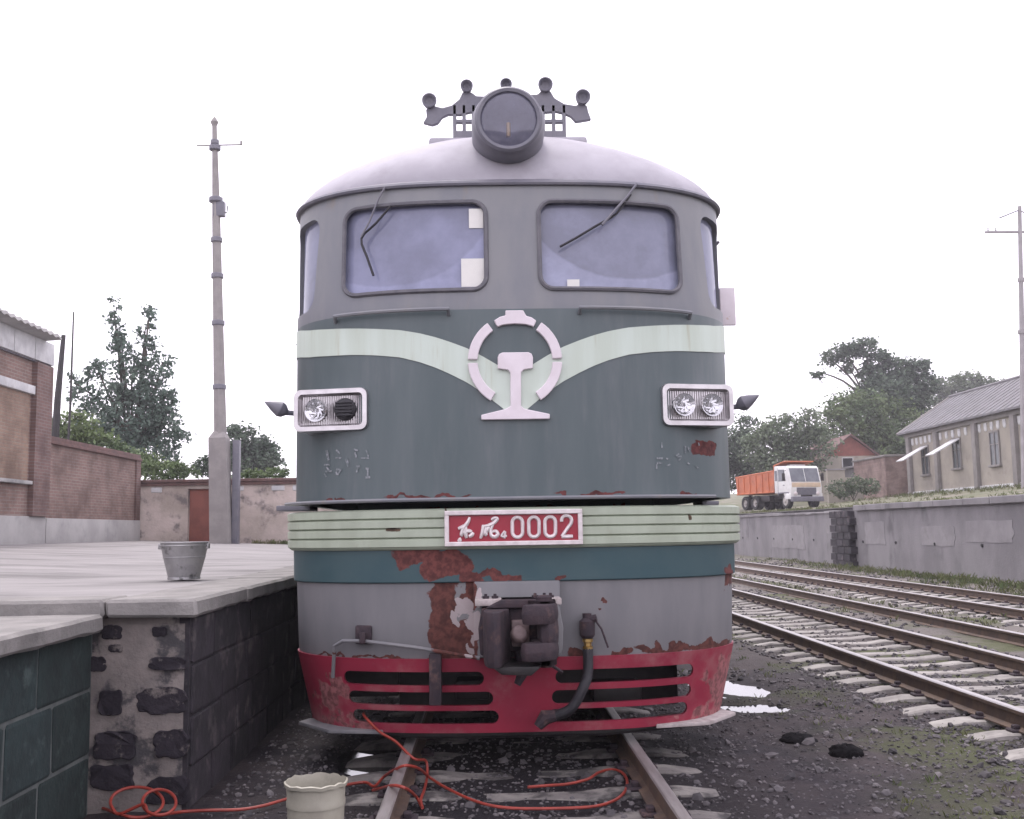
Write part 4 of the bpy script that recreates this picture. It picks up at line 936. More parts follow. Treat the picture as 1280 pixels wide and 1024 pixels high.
# power pole at the right
Yr = 45.0; rb = P(1281, 612, Yr); rt = P(1274.5, 258, Yr)
rp = empty('power_pole', (rb.x, Yr, ter(rb.x, Yr)), 'pale power pole with crossarm in front of the tan building', 'pole')
mb = MB(); mb.tube([Vector((rb.x, Yr, ter(rb.x, Yr)-.3)), rb, rt], .1, 8, rs=[.16, .15, .085]); mb.build('shaft', M['polelight'], rp)
c = P(1275, 290, Yr); mb = MB(); mb.box((c.x-1.6, Yr-.05, c.z-.05), (c.x+1.6, Yr+.05, c.z+.05)); mb.build('crossarm', M['polelight'], rp, bevel=.01)
mb = MB(); mb.tube([c+Vector((-.9, 0, .65)), c+Vector((0, 0, 1.0)), c+Vector((.9, 0, .65))], .03); mb.build('stay', M['darkgrey'], rp)
for dx in (-1.45, -1.1, 1.1, 1.45):
    mb = MB(); mb.lathe([(.02, 0), (.05, .04), (.03, .08), (.05, .12), (.015, .18)], 8, Matrix.Translation(c+Vector((dx, 0, .05)))); mb.build('insulator', M['whitewash'], rp)
for v in (350, 415):
    c = P(1276.5, v, Yr); MB().cyl(c-Vector((0, 0, .08)), c+Vector((0, 0, .08)), .15, n=10).build('clamp_ring', M['polelight'], rp)

# ---- long tan building on the terrace
TX = 27.0
pf_, pn = PX(1137, 617, TX), PX(1272, 610, TX)
YF = pf_.y; YN = 34.0; zB = ter(TX, 50)-.1; zT = PX(1137, 541, TX).z
tb = empty('tan_building', (TX+3, 50, zB), 'long tan rendered building with grey roof, pilasters and two propped white shutters', 'building')
mb = MB(); mb.box((TX, YN, zB-.4), (TX+6.4, YF, zT)); mb.build('wall', M['tanwall'], tb)
rl = PX(1190, 497, TX+3.2); zR = zT+2.25
mb = MB(); mb.prism([(TX+.02, zT-.02), (TX+6.38, zT-.02), (TX+3.2, zR-.15)], lambda x, z: (x, YF-.02, z), lambda x, z: (x, YN, z)); mb.build('gable', M['tanwall'], tb, smooth=0)
for s, x0, x1 in ((0, TX-.45, TX+3.2), (1, TX+6.85, TX+3.2)):
    mb = MB(); sl = (zR-zT+.1)/(3.65); zs0 = zT-.1
    mb.add([(x0, YN, zs0), (x1, YN, zR), (x1, YF+.4, zR), (x0, YF+.4, zs0), (x0, YN, zs0+.12), (x1, YN, zR+.12), (x1, YF+.4, zR+.12), (x0, YF+.4, zs0+.12)], [(0,1,2,3),(4,7,6,5),(0,4,5,1),(1,5,6,2),(2,6,7,3),(3,7,4,0)])
    for k in range(46):
        y_ = YN+.6+k*.75
        if y_ < YF+.35: mb.tube([(x0, y_, zs0+.125), (x1, y_, zR+.125)], .035, 4)
    mb.build('roof_slope', M['roofgrey'], tb, smooth=0)
mb = MB(); mb.tube([(TX+3.2, YN, zR+.13), (TX+3.2, YF+.42, zR+.13)], .12, 6); mb.build('ridge', M['roofgrey'], tb)
for s_ in (-.45, 6.75): mb = MB(); mb.tube([(TX+s_ if s_ < 0 else TX+6.85, YF+.38, zT-.05), (TX+3.2, YF+.38, zR+.1)], .11, 4); mb.build('verge_board', M['pilaster'], tb)
mb = MB(); mb.box((TX-.16, YN, zT-.34), (TX+.0, YF+.03, zT-.06)); mb.build('cornice', M['pilaster'], tb, bevel=.03)
mb = MB(); mb.box((TX-.10, YN, zB-.4), (TX, YF+.05, zB+.30)); mb.build('plinth', M['whitewash'], tb, bevel=.02)
piy = [PX(u, 580, TX).y for u in (1138, 1174, 1223, 1273)]; sp = (piy[0]-piy[3])/3
py = [piy[0]-.15]+piy[1:]+[piy[3]-sp*k for k in (1, 2, 3)]
for y_ in py:
    mb = MB(); mb.box((TX-.22, y_-.22, zB-.4), (TX+.01, y_+.22, zT-.33)); mb.build('pilaster', M['pilaster'], tb, bevel=.02)
WINPX = [(1157, 558, 593), (1197, 549, 585), (1245, 540, 581)]
wy = [(PX(u, 570, TX).y, PX(u, va, TX).z, PX(u, vb, TX).z) for u, va, vb in WINPX] + [(py[3]-sp*.5-sp*k, 0, 0) for k in (0, 1)]
for i, (y_, za, zb_) in enumerate(wy):
    if not za: za, zb_ = wy[2][1], wy[2][2]
    hw = .48
    mb = MB(); mb.box((TX-.03, y_-hw, zb_), (TX+.02, y_+hw, za)); wn = mb.build('window', M['pane'], tb)
    fr = MB()
    for a, b in (((TX-.07, y_-hw-.06, zb_), (TX-.01, y_-hw+.02, za)), ((TX-.07, y_+hw-.02, zb_), (TX-.01, y_+hw+.06, za)), ((TX-.071, y_-hw-.06, za-.02), (TX-.01, y_+hw+.06, za+.07)), ((TX-.065, y_-.03, zb_), (TX-.02, y_+.03, za)), ((TX-.064, y_-hw, zb_+(za-zb_)*.62), (TX-.02, y_+hw, zb_+(za-zb_)*.62+.05))): fr.box(a, b)
    fr.build('window_frame', M['pilaster'], wn)
    mb = MB(); mb.box((TX-.17, y_-hw-.15, zb_-.13), (TX, y_+hw+.15, zb_)); mb.build('window_sill', M['pilaster'], tb, bevel=.02)
    if i < 2:
        a = PX(WINPX[i][0]+3, WINPX[i][1]-1, TX); L = 1.75
        mb = MB(); d = Vector((-L*.86, .25, -L*.5)); n_ = Vector((-.5, 0, .86))*.03
        q = [Vector((TX-.05, y_+hw+.05, za)), Vector((TX-.05, y_-hw-.05, za))]; q = q + [q[1]+d, q[0]+d]
        mb.add([p+n_ for p in q]+[p-n_ for p in q], [(0,1,2,3),(7,6,5,4),(0,4,5,1),(1,5,6,2),(2,6,7,3),(3,7,4,0)]); mb.build('propped_shutter', M['whitewash'], tb, smooth=0)
for a, b in zip(py[1:], py[:-1]):
    n = 6
    for k in range(n):
        y_ = a+.42+(b-a-.84)*k/(n-1); mb = MB(); mb.lathe([(.02, -.06), (.16, -.05), (.17, .0), (.12, .04)], 10, Matrix.Translation((TX-.01, y_, zT-.72)) @ Matrix.Rotation(-math.pi/2, 4, 'Y')); mb.box((TX-.04, y_-.15, zT-.72), (TX, y_+.15, zT-.42)); mb.build('frieze_block', M['whitewash'], tb)
# ---- small brick house and sheds behind the truck
YH = 82.0
def house(name, label, u0, u1, vb, ve, va, Y, dep, wall, gable, zfix=None):
    a, b = P(u0, ve, Y), P(u1, ve, Y); zb_ = P((u0+u1)/2, vb, Y).z-1.0; ze = (a.z+b.z)/2; za = P((u0+u1)/2, va, Y).z
    r = empty(name, ((a.x+b.x)/2, Y+dep/2, zb_), label, 'house')
    mb = MB(); mb.box((a.x, Y, zb_), (b.x, Y+dep, ze)); mb.build('wall', wall, r)
    xm = (a.x+b.x)/2
    mb = MB(); mb.prism([(a.x, ze), (b.x, ze), (xm, za)], lambda x, z: (x, Y-.03, z), lambda x, z: (x, Y+dep, z)); mb.build('gable', gable, r, smooth=0)
    for s, x0 in ((-1, a.x-.35), (1, b.x+.35)):
        mb = MB(); z0_ = ze-.35*(za-ze)/(b.x-xm)
        v = [(x0, Y-.35, z0_), (xm, Y-.35, za+.02), (xm, Y+dep+.3, za+.02), (x0, Y+dep+.3, z0_)]
        mb.add(v+[(x, y, z+.13) for x, y, z in v], [(3,2,1,0),(4,5,6,7),(0,1,5,4),(1,2,6,5),(2,3,7,6),(3,0,4,7)]); mb.build('roof_slope', M['capbrick'], r, smooth=0)
    return r, a, b, ze
hs_, a, b, ze = house('brick_house', 'small orange brick house with gable roof behind the dump truck', 1031, 1096, 612, 570, 545, YH, 9, M['tanwall'], M['doorred'])
p, q = P(1053, 573, YH), P(1066, 586, YH); mb = MB(); mb.box((p.x, YH-.04, q.z), (q.x, YH+.05, p.z)); wd = mb.build('window', M['dark'], hs_)
mb = MB(); t_ = .06
for aa, bb in (((p.x-t_, q.z), (p.x, p.z)), ((q.x, q.z), (q.x+t_, p.z)), ((p.x-t_, p.z), (q.x+t_, p.z+t_)), ((p.x-t_, q.z-t_), (q.x+t_, q.z))): mb.box((aa[0], YH-.08, aa[1]), (bb[0], YH, bb[1]))
mb.build('window_frame', M['whitewash'], wd)
p = P(1008, 560, YH+3); q = P(1031, 612, YH+3); ls = empty('lean_to_shed', ((p.x+q.x)/2, YH+3, q.z-1), 'dark open lean-to against the orange brick house', 'shed')
mb = MB(); mb.box((p.x, YH+3, q.z-1), (q.x, YH+7, p.z-.4)); mb.build('wall', M['pilaster'], ls); mb = MB(); mb.box((p.x+.15, YH+2.9, q.z-.6), (q.x-.1, YH+3.05, p.z-.7)); mb.build('opening', M['dark'], ls)
mb = MB(); mb.prism([(p.x-.3, p.z-.5), (q.x+.1, p.z+.1), (q.x+.1, p.z+.25), (p.x-.3, p.z-.35)], lambda x, z: (x, YH+2.6, z), lambda x, z: (x, YH+7.2, z)); mb.build('roof', M['capbrick'], ls, smooth=0)
YS = 74.0; p, q = P(1079, 583, YS), P(1105, 612, YS); sh = empty('flat_roofed_shed', ((p.x+q.x)/2, YS, q.z-.8), 'low grey shed with dark doorway and flat roof beside the orange brick house', 'shed')
mb = MB(); mb.box((p.x, YS, q.z-.8), (q.x, YS+4, p.z)); mb.build('wall', M['wallgrey'], sh); mb = MB(); mb.box((p.x-.15, YS-.25, p.z), (q.x+.15, YS+4.2, p.z+.16)); mb.build('roof', M['wallpatch'], sh, bevel=.03)
mb = MB(); mb.box((p.x+.2, YS-.02, q.z-.8), (q.x-.15, YS+.05, p.z-.15)); mb.build('doorway', M['dark'], sh)
YS = 69.0; p, q = P(1106, 571, YS), P(1140, 616, YS); an = empty('plain_annex', ((p.x+q.x)/2, YS, q.z-.8), 'plain pinkish brick annex with flat roof at the end of the tan building', 'annex')
mb = MB(); mb.box((p.x, YS, q.z-.8), (q.x+2, YS+6, p.z)); mb.build('wall', M['brick_x'], an); mb = MB(); mb.box((p.x-.1, YS-.1, p.z), (q.x+2, YS+6.1, p.z+.14)); mb.build('roof', M['pilaster'], an, bevel=.03)
YS = 70.0; p, q = P(1034, 588, YS), P(1080, 628, YS); gwl = empty('low_yard_wall', ((p.x+q.x)/2, YS, q.z-.8), 'low broken tan and grey yard wall in front of the orange brick house', 'wall')
mb = MB(); mb.box((p.x, YS, q.z-.8), (p.x+1.2, YS+.3, p.z+.0)); mb.box((p.x+1.2, YS+.02, q.z-.8), (q.x, YS+.28, p.z-.5)); mb.build('wall', M['tanwall'], gwl); mb = MB(); mb.box((p.x-.05, YS-.05, p.z), (p.x+1.25, YS+.35, p.z+.1)); mb.build('cap', M['wallpatch'], gwl)
# ------------------------------------------------------------------ dump truck on the terrace
M['orange'] = mat('orange_truck_paint', (.50, .135, .045), (.40, .11, .045), 2, .5, c3=(.30, .13, .07), t3=(.55, .75), s3=2, bump=.05)
M['white'] = mat('white_truck_paint', (.72, .72, .71), (.62, .61, .6), 3, .4)
M['cream'] = mat('cream_bumper_paint', (.62, .47, .33), (.5, .4, .3), 3, .5)
M['tyre'] = mat('tyre', (.03, .03, .03), None, 6, .9)
M['rim'] = mat('dusty_rim', (.42, .39, .37), (.3, .28, .27), 6, .7)
M['truckglass'] = mat('truck_glass', (.09, .10, .12), (.14, .15, .17), 2, .1)
tr = empty('dump_truck', (0, 0, 0), 'white cabbed dump truck with orange tipper body parked on the terrace', 'truck')
mb = MB(); mb.box((-6.2, -.45, .75), (.6, .45, 1.0)); mb.box((-4.2, -.9, .55), (-2.6, -.5, .95)); mb.box((-4.2, .5, .55), (-2.6, .9, .95)); mb.build('chassis', M['oily'], tr, bevel=.03)
side = [(-1.05, 1.05), (.05, 1.05), (.20, .62), (.92, .62), (.95, 1.45), (.90, 1.75), (.62, 2.72), (.45, 2.86), (-.95, 2.92), (-1.08, 2.80)]
mb = MB(); mb.prism(side, lambda x, z: (x-.35, -1.2, z), lambda x, z: (x-.35, 1.2, z)); cab = mb.build('cab', M['white'], tr, bevel=.05, smooth=40)
mb = MB(); mb.prism([(.545, 1.78), (.295, 2.68), (.305, 2.70), (.575, 1.78)], lambda x, z: (x, -1.08, z), lambda x, z: (x, 1.08, z)); mb.build('windscreen', M['truckglass'], cab, smooth=0)
mb = MB(); mb.box((.40, -.02, 1.75), (.60, .02, 1.8)); mb.tube([(.57, 0, 1.78), (.31, 0, 2.7)], .02); mb.build('screen_divider', M['white'], cab)
for s in (-1, 1):
    mb = MB(); mb.prism([(-.75, 1.85), (.12, 1.85), (-.02, 2.62), (-.75, 2.66)], lambda x, z: (x-.1, s*1.19, z), lambda x, z: (x-.1, s*1.215, z)); mb.build('door_window', M['truckglass'], cab, smooth=0)
    mb = MB(); mb.box((-1.30, s*1.19, 1.9), (-1.02, s*1.215, 2.6)) ; mb.build('rear_quarter_window', M['truckglass'], cab)
    mb = MB(); mb.box((-.95, s*1.2-.012, 1.05), (-.93, s*1.2+.012, 2.75)); mb.box((-.3, s*1.2-.03, 1.55), (-.12, s*1.2+.03, 1.6)); mb.build('door_seam', M['darkgrey'], cab)
    mb = MB(); mb.tube([(.1, s*1.2, 2.55), (.25, s*1.5, 2.5), (.25, s*1.5, 2.3)], .02); mb.box((.22, s*1.5-.1, 1.85), (.28, s*1.5+.1, 2.35)); mb.build('mirror', M['oily'], cab, bevel=.01)
    mb = MB(); mb.lathe([(.14, 0), (.14, .04), (.1, .06), (.001, .07)], 14, Matrix.Translation((.60, s*.85, .98)) @ Matrix.Rotation(math.pi/2, 4, 'Y')); mb.build('headlight', M['silver'], cab)
    mb = MB(); mb.box((.05, s*1.21-.02, .62), (.60, s*1.21+.02, 1.0)); mb.build('step_panel', M['white'], cab, bevel=.01)
mb = MB(); mb.box((.585, -1.1, 1.42), (.625, 1.1, 1.72)); mb.build('front_panel', M['cream'], cab, bevel=.02)
mb = MB(); mb.box((.575, -.75, .9), (.612, .75, 1.38))
for k in range(6): mb.box((.6, -.74, .93+k*.075), (.63, .74, .96+k*.075))
mb.build('grille', M['darkgrey'], cab)
mb = MB(); mb.box((.52, -1.22, .45), (.78, 1.22, .78)); mb.build('bumper', M['darkgrey'], tr, bevel=.04)
mb = MB(); mb.box((-.7, -.6, 2.9), (-.3, .6, 2.98)); mb.build('roof_vent', M['white'], cab, bevel=.03)
# tipper body with ribs and cab shield
mb = MB()
o_ = [(-1.55, 1.12), (-1.42, 2.62), (-6.6, 2.42), (-6.45, 1.12)]
for s in (-1, 1): mb.prism(o_, lambda x, z: (x, s*1.22, z), lambda x, z: (x, s*1.14, z))
mb.box((-6.45, -1.2, 1.10), (-1.55, 1.2, 1.18)); mb.prism([(-1.55, 1.14), (-1.42, 2.95), (-1.34, 2.95), (-1.47, 1.14)], lambda x, z: (x, -1.22, z), lambda x, z: (x, 1.22, z))
mb.prism([(-6.45, 1.14), (-6.6, 2.42), (-6.52, 2.42), (-6.37, 1.14)], lambda x, z: (x, -1.2, z), lambda x, z: (x, 1.2, z))
tip = mb.build('tipper_body', M['orange'], tr, smooth=0, bevel=.015, seg=1)
mb = MB(); mb.prism([(-1.6, 2.95), (-1.42, 3.02), (-.15, 3.22), (-.10, 3.17), (-1.34, 2.94)], lambda x, z: (x, -1.15, z), lambda x, z: (x, 1.15, z)); mb.build('cab_shield', M['orange'], tip, smooth=0, bevel=.01, seg=1)
for s in (-1, 1):
    for k in range(6):
        x = -2.1-k*.83; mb = MB(); mb.box((x-.06, s*1.22-.05, 1.12), (x+.06, s*1.22+.05, 2.5-.03*k)); mb.build('side_rib', M['orange'], tip, bevel=.015, seg=1)
    mb = MB(); mb.tube([(-1.45, s*1.2, 2.60), (-6.6, s*1.2, 2.40)], .055, 6); mb.tube([(-1.5, s*1.21, 1.16), (-6.45, s*1.21, 1.16)], .06, 6); mb.build('side_rail', M['orange'], tip)
for x, dbl in ((-.15, 0), (-4.15, 1), (-5.5, 1)):
    for s in (-1, 1):
        Mt = Matrix.Translation((x, s*1.02, .5)) @ Matrix.Rotation(s*math.pi/2, 4, 'X').inverted()
        w_ = .30 if not dbl else .5
        mb = MB(); mb.lathe([(.28, -w_+.12), (.46, -w_+.12), (.5, -w_+.17), (.5, .1), (.46, .15), (.30, .15), (.28, .1)], 22, Mt, cap=False); wl = mb.build('wheel', M['tyre'], tr)
        mb = MB(); mb.lathe([(.31, .13), (.29, .10), (.22, .04), (.12, .05), (.10, .14), (.001, .15)] if dbl else [(.31, .13), (.30, .15), (.2, .17), (.14, .16), (.10, .22), (.001, .23)], 18, Mt, cap=False); mb.build('rim', M['rim'], wl)
for s in (-1, 1):
    mb = MB(); mb.prism([(-.95, .95), (-.85, 1.1), (.45, 1.1), (.5, .75), (.42, .75), (.36, 1.02), (-.78, 1.02), (-.88, .9)], lambda x, z: (x-.1, s*.85, z), lambda x, z: (x-.1, s*1.21, z)); mb.build('mudguard', M['darkgrey'], tr, smooth=0)
tp = P(1003, 637, 61.0); tr.scale = (.88, .88, .88); tr.rotation_euler.z = rad(-74); tr.location = (tp.x+.15, 61.5, ter(tp.x, 61.5)+.03)

# ------------------------------------------------------------------ buckets, hose, oil rags
M['zinc'] = mat('galvanised_zinc', (.36, .355, .36), (.27, .265, .27), 6, .45, metal=.45, bump=.05, c3=(.12, .12, .12), t3=(.55, .7), s3=7)
M['plastic'] = mat('cream_plastic', (.34, .325, .265), (.27, .255, .21), 6, .5, c3=(.2, .19, .16), t3=(.58, .75), s3=5, bump=.05)
M['hose'] = mat('red_rubber_hose', (.30, .040, .026), (.23, .032, .022), 12, .45)
M['soot'] = mat('oily_black_rag', (.005, .005, .006), (.009, .008, .009), 20, .95, bump=.8, bscale=40, spec=.08)
bkx = [G(230, 722, 1.07)][0]
bz = deck(bkx.x)+.006
bk = empty('metal_bucket', (bkx.x, bkx.y, bz), 'grey galvanised metal bucket standing on the platform edge', 'bucket')
sc = bkx.y/1300
r0, r1, hh = 19.5*sc, 28.5*sc, 44*sc
mb = MB(); mb.lathe([(.001, 0), (r0-.008, 0), (r0, .0), (r0, .014), (r0-.004, .02), (r0+(r1-r0)*.6, hh*.6), (r0+(r1-r0)*.6+.005, hh*.61), (r0+(r1-r0)*.62, hh*.63), (r1, hh), (r1+.006, hh+.004), (r1+.002, hh+.010), (r1-.006, hh), (r0-.006, .02), (.001, .02)], 40, Matrix.Translation(bk.location), cap=False)
mb.build('body', M['zinc'], bk, smooth=40)
for s in (-1, 1):
    mb = MB(); mb.box((bk.location.x+s*r1-.02, bk.location.y-.03, bz+hh-.05), (bk.location.x+s*r1+.012, bk.location.y+.03, bz+hh-.005)); mb.build('handle_lug', M['zinc'], bk, bevel=.006)
mb = MB(); mb.tube([(bk.location.x+r1*math.cos(a), bk.location.y-abs(math.sin(a))*.05-r1*math.sin(a)*.95, bz+hh-.02+.0*math.sin(a)) for a in [math.pi*k/14 for k in range(15)]], .005, 6); mb.build('handle', M['zinc'], bk)
c = G(397, 1040, -.19); Yb = 5.35; cb = P(395, 990, Yb)
pb = empty('plastic_bucket', (cb.x, Yb, gh(cb.x, Yb)-.01), 'cream plastic bucket with torn rim on the ground by the red hose', 'bucket'); zb0 = gh(cb.x, Yb)-.01
zr = P(395, 976, Yb).z; hh = zr-zb0; R = 36.5*Yb/1300
prof = [(.001, .004), (R*.86, .004), (R*.87, 0), (R*.875, .02), (R*.93, hh*.72), (R*.96, hh*.72), (R*.96, hh*.78), (R*.945, hh*.80), (R*.96, hh*.95), (R*1.03, hh*.96), (R*1.04, hh), (R*.99, hh+.004), (R*.93, hh*.9), (R*.83, .02), (.001, .02)]
mb = MB(); mb.lathe(prof, 40, Matrix.Translation((cb.x, Yb, zb0)), cap=False)
mb.v = [(x, y, z + (.009*noise.noise(Vector((math.atan2(y-Yb, x-cb.x)*2.2, 0, 0))) + .012*noise.noise(Vector((math.atan2(y-Yb, x-cb.x)*7, 2, 0)))) * max(0, (z-zb0)/hh-.85)/.15) for x, y, z in mb.v]
mb.build('body', M['plastic'], pb, smooth=40)
# red hose: one run over the ground, two upright coils, a branch up into the pilot slot
def hz(u, v, lift=0): p = G(u, v, -.165); q = G(u, v, gh(p.x, p.y)+.034+lift); return q
pts = [hz(104, 993, .05), hz(120, 1006), hz(138, 1014)]
Yc = hz(180, 1018).y
def coil(u, v, ru, rv, n=14, a0=200, a1=560, dy=.0):
    return [P(u+ru*math.cos(rad(a)), v-rv*math.sin(rad(a)), Yc+dy+.10*math.sin(rad(a))+.02*i/n) for i, a in enumerate([a0+(a1-a0)*k/n for k in range(n+1)])]
pts += coil(171, 1003, 33, 19, 14, 215, 590)[1:] + coil(199, 1003, 21, 16, 12, 190, 640, -.05)
pts += [hz(226, 1015), hz(262, 1013), hz(300, 1012), hz(330, 1007), hz(362, 998), hz(420, 984), hz(455, 978), hz(468, 983, .02), hz(480, 971, .05)]
Rl = .03
pts += [hz(496, 961, .17), hz(508, 957, .19), hz(524, 961, .14), hz(536, 971, .03), hz(556, 984), hz(590, 1000), hz(625, 1009), hz(670, 1011), hz(735, 1009), hz(765, 1002), hz(780, 991), hz(784, 977), hz(778, 966), hz(764, 962), hz(748, 966), hz(735, 974), hz(710, 980), hz(685, 982), hz(660, 984)]
hb_ = MB(); hb_.tube(smooth_path(pts, 5), .009, 8)
pt2 = [Vector((S(452, 904).x, S(452, 904).y+.12, .185)), Vector((S(456, 905).x, S(456, 905).y-.01, .185)), S(476, 911)+Vector((0, -.10, 0)), S(497, 921)+Vector((0, -.16, 0)), S(521, 936)+Vector((0, -.3, 0)), hz(532, 951, .1), hz(534, 968, .03), hz(531, 985), hz(526, 1000), hz(528, 1010), hz(520, 996, .02), hz(508, 986, .17), hz(492, 982, .17), hz(478, 985, .05), hz(466, 988, .0)]
hb_.tube(smooth_path(pt2, 5), .009, 8)
tag(hb_.build('red_hose', M['hose']), 'thin red rubber hose coiled and looped across the rails', 'hose')
def lump(name, u, v, ru, h, label, seed):
    p = G(u, v, -.18); r = ru*p.y/1300; mb = MB(); random.seed(seed); rows = []
    for i in range(9):
        f = i/8; rr = r*math.cos(f*math.pi/2)**.6 if i < 8 else .002
        rows.append([Vector((p.x+rr*math.cos(a)*(1+.35*noise.noise(Vector((math.cos(a)*2.6+seed, math.sin(a)*2.6, f*3)))), p.y+1.3*rr*math.sin(a)*(1+.35*noise.noise(Vector((math.cos(a)*2.6+seed, math.sin(a)*2.6, f*3)))), gh(p.x, p.y)-.03+(h+.03)*math.sin(f*math.pi/2)+.015*noise.noise(Vector((a*2, f*4, seed))))) for a in [2*math.pi*k/22 for k in range(22)]])
    mb.grid(rows, closed=True); tag(mb.build(name, M['soot'], smooth=60), label, 'rag')
lump('oily_rag', 997, 924, 23, .045, 'flat black oily rag heap near the puddle', 2); lump('oily_rag', 1058, 943, 21, .06, 'rounded black oily rag heap nearer the far track', 5)
random.seed(31)
for i, (u, v, w_, lab) in enumerate(((1000, 716, .35, 'white scrap of paper sack lying on the far rusty track'),)):
    p = G(u, v, -.17); me = MB().box((-.5, -.5, -.5), (.5, .5, .5)).mesh('x', M['whitewash'], bevel=.12, seg=2, jit=.04)
    o = tag(link('paper_scrap', me), lab, 'debris'); o.location = (p.x, p.y, gh(p.x, p.y)+.03); o.scale = (w_, w_*.6, .10); o.rotation_euler.z = .4

# ------------------------------------------------------------------ trees
def leaf_mat(name, a, b):
    m, nt, bs, out = _new(name); p = pos(nt)
    g = nd(nt, 'ShaderNodeNewGeometry')
    col = mixc(nt, ramp(nt, noi(nt, p, .45, 4), .35, .65), a, b)
    hs = nd(nt, 'ShaderNodeHueSaturation'); nt.links.new(col, hs.inputs['Color']); nt.links.new(math_(nt, 'ADD', math_(nt, 'MULTIPLY', g.outputs['Random Per Island'], .8), .6), hs.inputs['Value'])
    nt.links.new(hs.outputs[0], bs.inputs['Base Color']); bs.inputs['Roughness'].default_value = .6; bs.inputs['Specular IOR Level'].default_value = .3
    tl = nd(nt, 'ShaderNodeBsdfTranslucent'); nt.links.new(hs.outputs[0], tl.inputs[0]); mx_ = nd(nt, 'ShaderNodeMixShader'); mx_.inputs[0].default_value = .3
    nt.links.new(bs.outputs[0], mx_.inputs[1]); nt.links.new(tl.outputs[0], mx_.inputs[2]); nt.links.new(mx_.outputs[0], out.inputs[0]); return m
M['leaf_blue'] = leaf_mat('bluish_green_leaves', (.125, .17, .135), (.095, .14, .11))
M['leaf_mid'] = leaf_mat('mid_green_leaves', (.135, .18, .08), (.10, .145, .075))
M['leaf_dark'] = leaf_mat('dark_green_leaves', (.11, .15, .10), (.08, .115, .082))
M['leaf_pale'] = leaf_mat('pale_green_leaves', (.15, .185, .12), (.12, .16, .10))
M['bark'] = mat('bark', (.10, .085, .07), (.07, .06, .05), 5, .95, bump=.5, bscale=12)
def tree(name, label, blobs_, Y, dz, mt, n, leaf, base_z, trunk_u=None, tr_r=.18, up=0, group=None, drop=.15):
    """crown made of leaf clumps filling blobs (u, v, ru, rv in picture units at distance Y)"""
    s = Y/1300; B = []
    for (u, v, ru, rv) in blobs_:
        c = P(u, v, Y); B.append((c + Vector((0, random.uniform(-1, 1)*ru*s*dz*.4, 0)), ru*s, rv*s))
    tu = trunk_u if trunk_u is not None else sum(b[0] for b in blobs_)/len(blobs_)
    bx = P(tu, 600, Y).x; root = empty(name, (bx, Y, base_z), label, 'tree', group)
    tb_ = MB(); topz = max(b[0].z for b in B); mid = Vector((bx, Y, base_z+(topz-base_z)*.45))
    tb_.tube(smooth_path([Vector((bx, Y, base_z-.3)), Vector((bx+.1, Y, base_z+(topz-base_z)*.2)), mid], 3), tr_r, 8, rs=[tr_r*(1-.4*i/6) for i in range(7)])
    for c, rx, rz in B:
        st = Vector((bx, Y, base_z+(topz-base_z)*random.uniform(.2, .45))); e = c + Vector((0, 0, rz*.4)); k = st.lerp(e, .5)+Vector((0, 0, .25*abs(e.x-st.x)))
        tb_.tube(smooth_path([st, k, e], 4), .05, 5, rs=[tr_r*.5*(1-.09*i) for i in range(9)])
    tb_.build('trunk', M['bark'], root)
    vol = [rx*rx*rz for _, rx, rz in B]; tot = sum(v**.75 for v in vol); vs = []; fs = []
    for (c, rx, rz), vv in zip(B, vol):
        nl = int(n*vv**.75/tot); ncl = max(5, nl//26)
        for _ in range(ncl):
            while True:
                q = Vector((random.uniform(-1, 1), random.uniform(-1, 1), random.uniform(-1, 1)))
                if .16 < q.length < 1: break
            q = q.normalized()*q.length**.45
            cc = c + Vector((q.x*rx, q.y*rx*dz, q.z*rz)); cr = random.uniform(.22, .5)*min(rx, rz)*.62+leaf*.8
            for _ in range(26):
                d = Vector((random.gauss(0, 1), random.gauss(0, 1), random.gauss(0, .8)+up*random.random()))*cr*.55
                p = cc + d; a = Vector((random.gauss(0, 1), random.gauss(0, 1), random.gauss(0, .7)+up)).normalized(); b = a.orthogonal().normalized()
                b = (Matrix.Rotation(random.uniform(0, 6.28), 3, a) @ b); L = leaf*random.uniform(.6, 1.3); i = len(vs)
                vs += [p-a*L*.5, p+b*L*.3, p+a*L*.5, p-b*L*.3]; fs.append((i, i+1, i+2, i+3))
    me = bpy.data.meshes.new('crown'); me.from_pydata(vs, [], fs); me.materials.append(mt); me.update(); link('crown', me, root)
    return root
random.seed(42)
zl = 1.2
tree('leafy_tree', 'tall bluish green tree with two pointed leaders behind the brick wall', [(142, 393, 6, 16), (147, 420, 10, 18), (153, 447, 15, 22), (187, 397, 5, 14), (181, 418, 9, 18), (183, 447, 13, 22), (121, 470, 12, 20), (204, 460, 13, 15), (165, 480, 26, 22), (107, 503, 14, 20), (140, 505, 24, 22), (190, 500, 24, 24), (215, 495, 9, 14), (160, 535, 40, 24), (115, 540, 24, 22), (203, 535, 22, 22), (222, 548, 13, 16), (180, 570, 38, 22), (93, 485, 9, 15)], 44, .9, M['leaf_blue'], 11500, .19, zl, 165, .2, up=.7)
tree('bushy_tree', 'rounded green bush just behind the brown brick yard wall', [(92, 540, 26, 22), (120, 562, 34, 18), (70, 545, 16, 22), (150, 578, 30, 15)], 35, .8, M['leaf_mid'], 6000, .15, zl, 105, .1)
tree('hedge_bush', 'low green bush showing over the plastered wall cap', [(205, 588, 30, 10), (180, 580, 18, 14), (232, 592, 14, 8)], 33, .7, M['leaf_mid'], 2500, .12, zl, 205, .06)
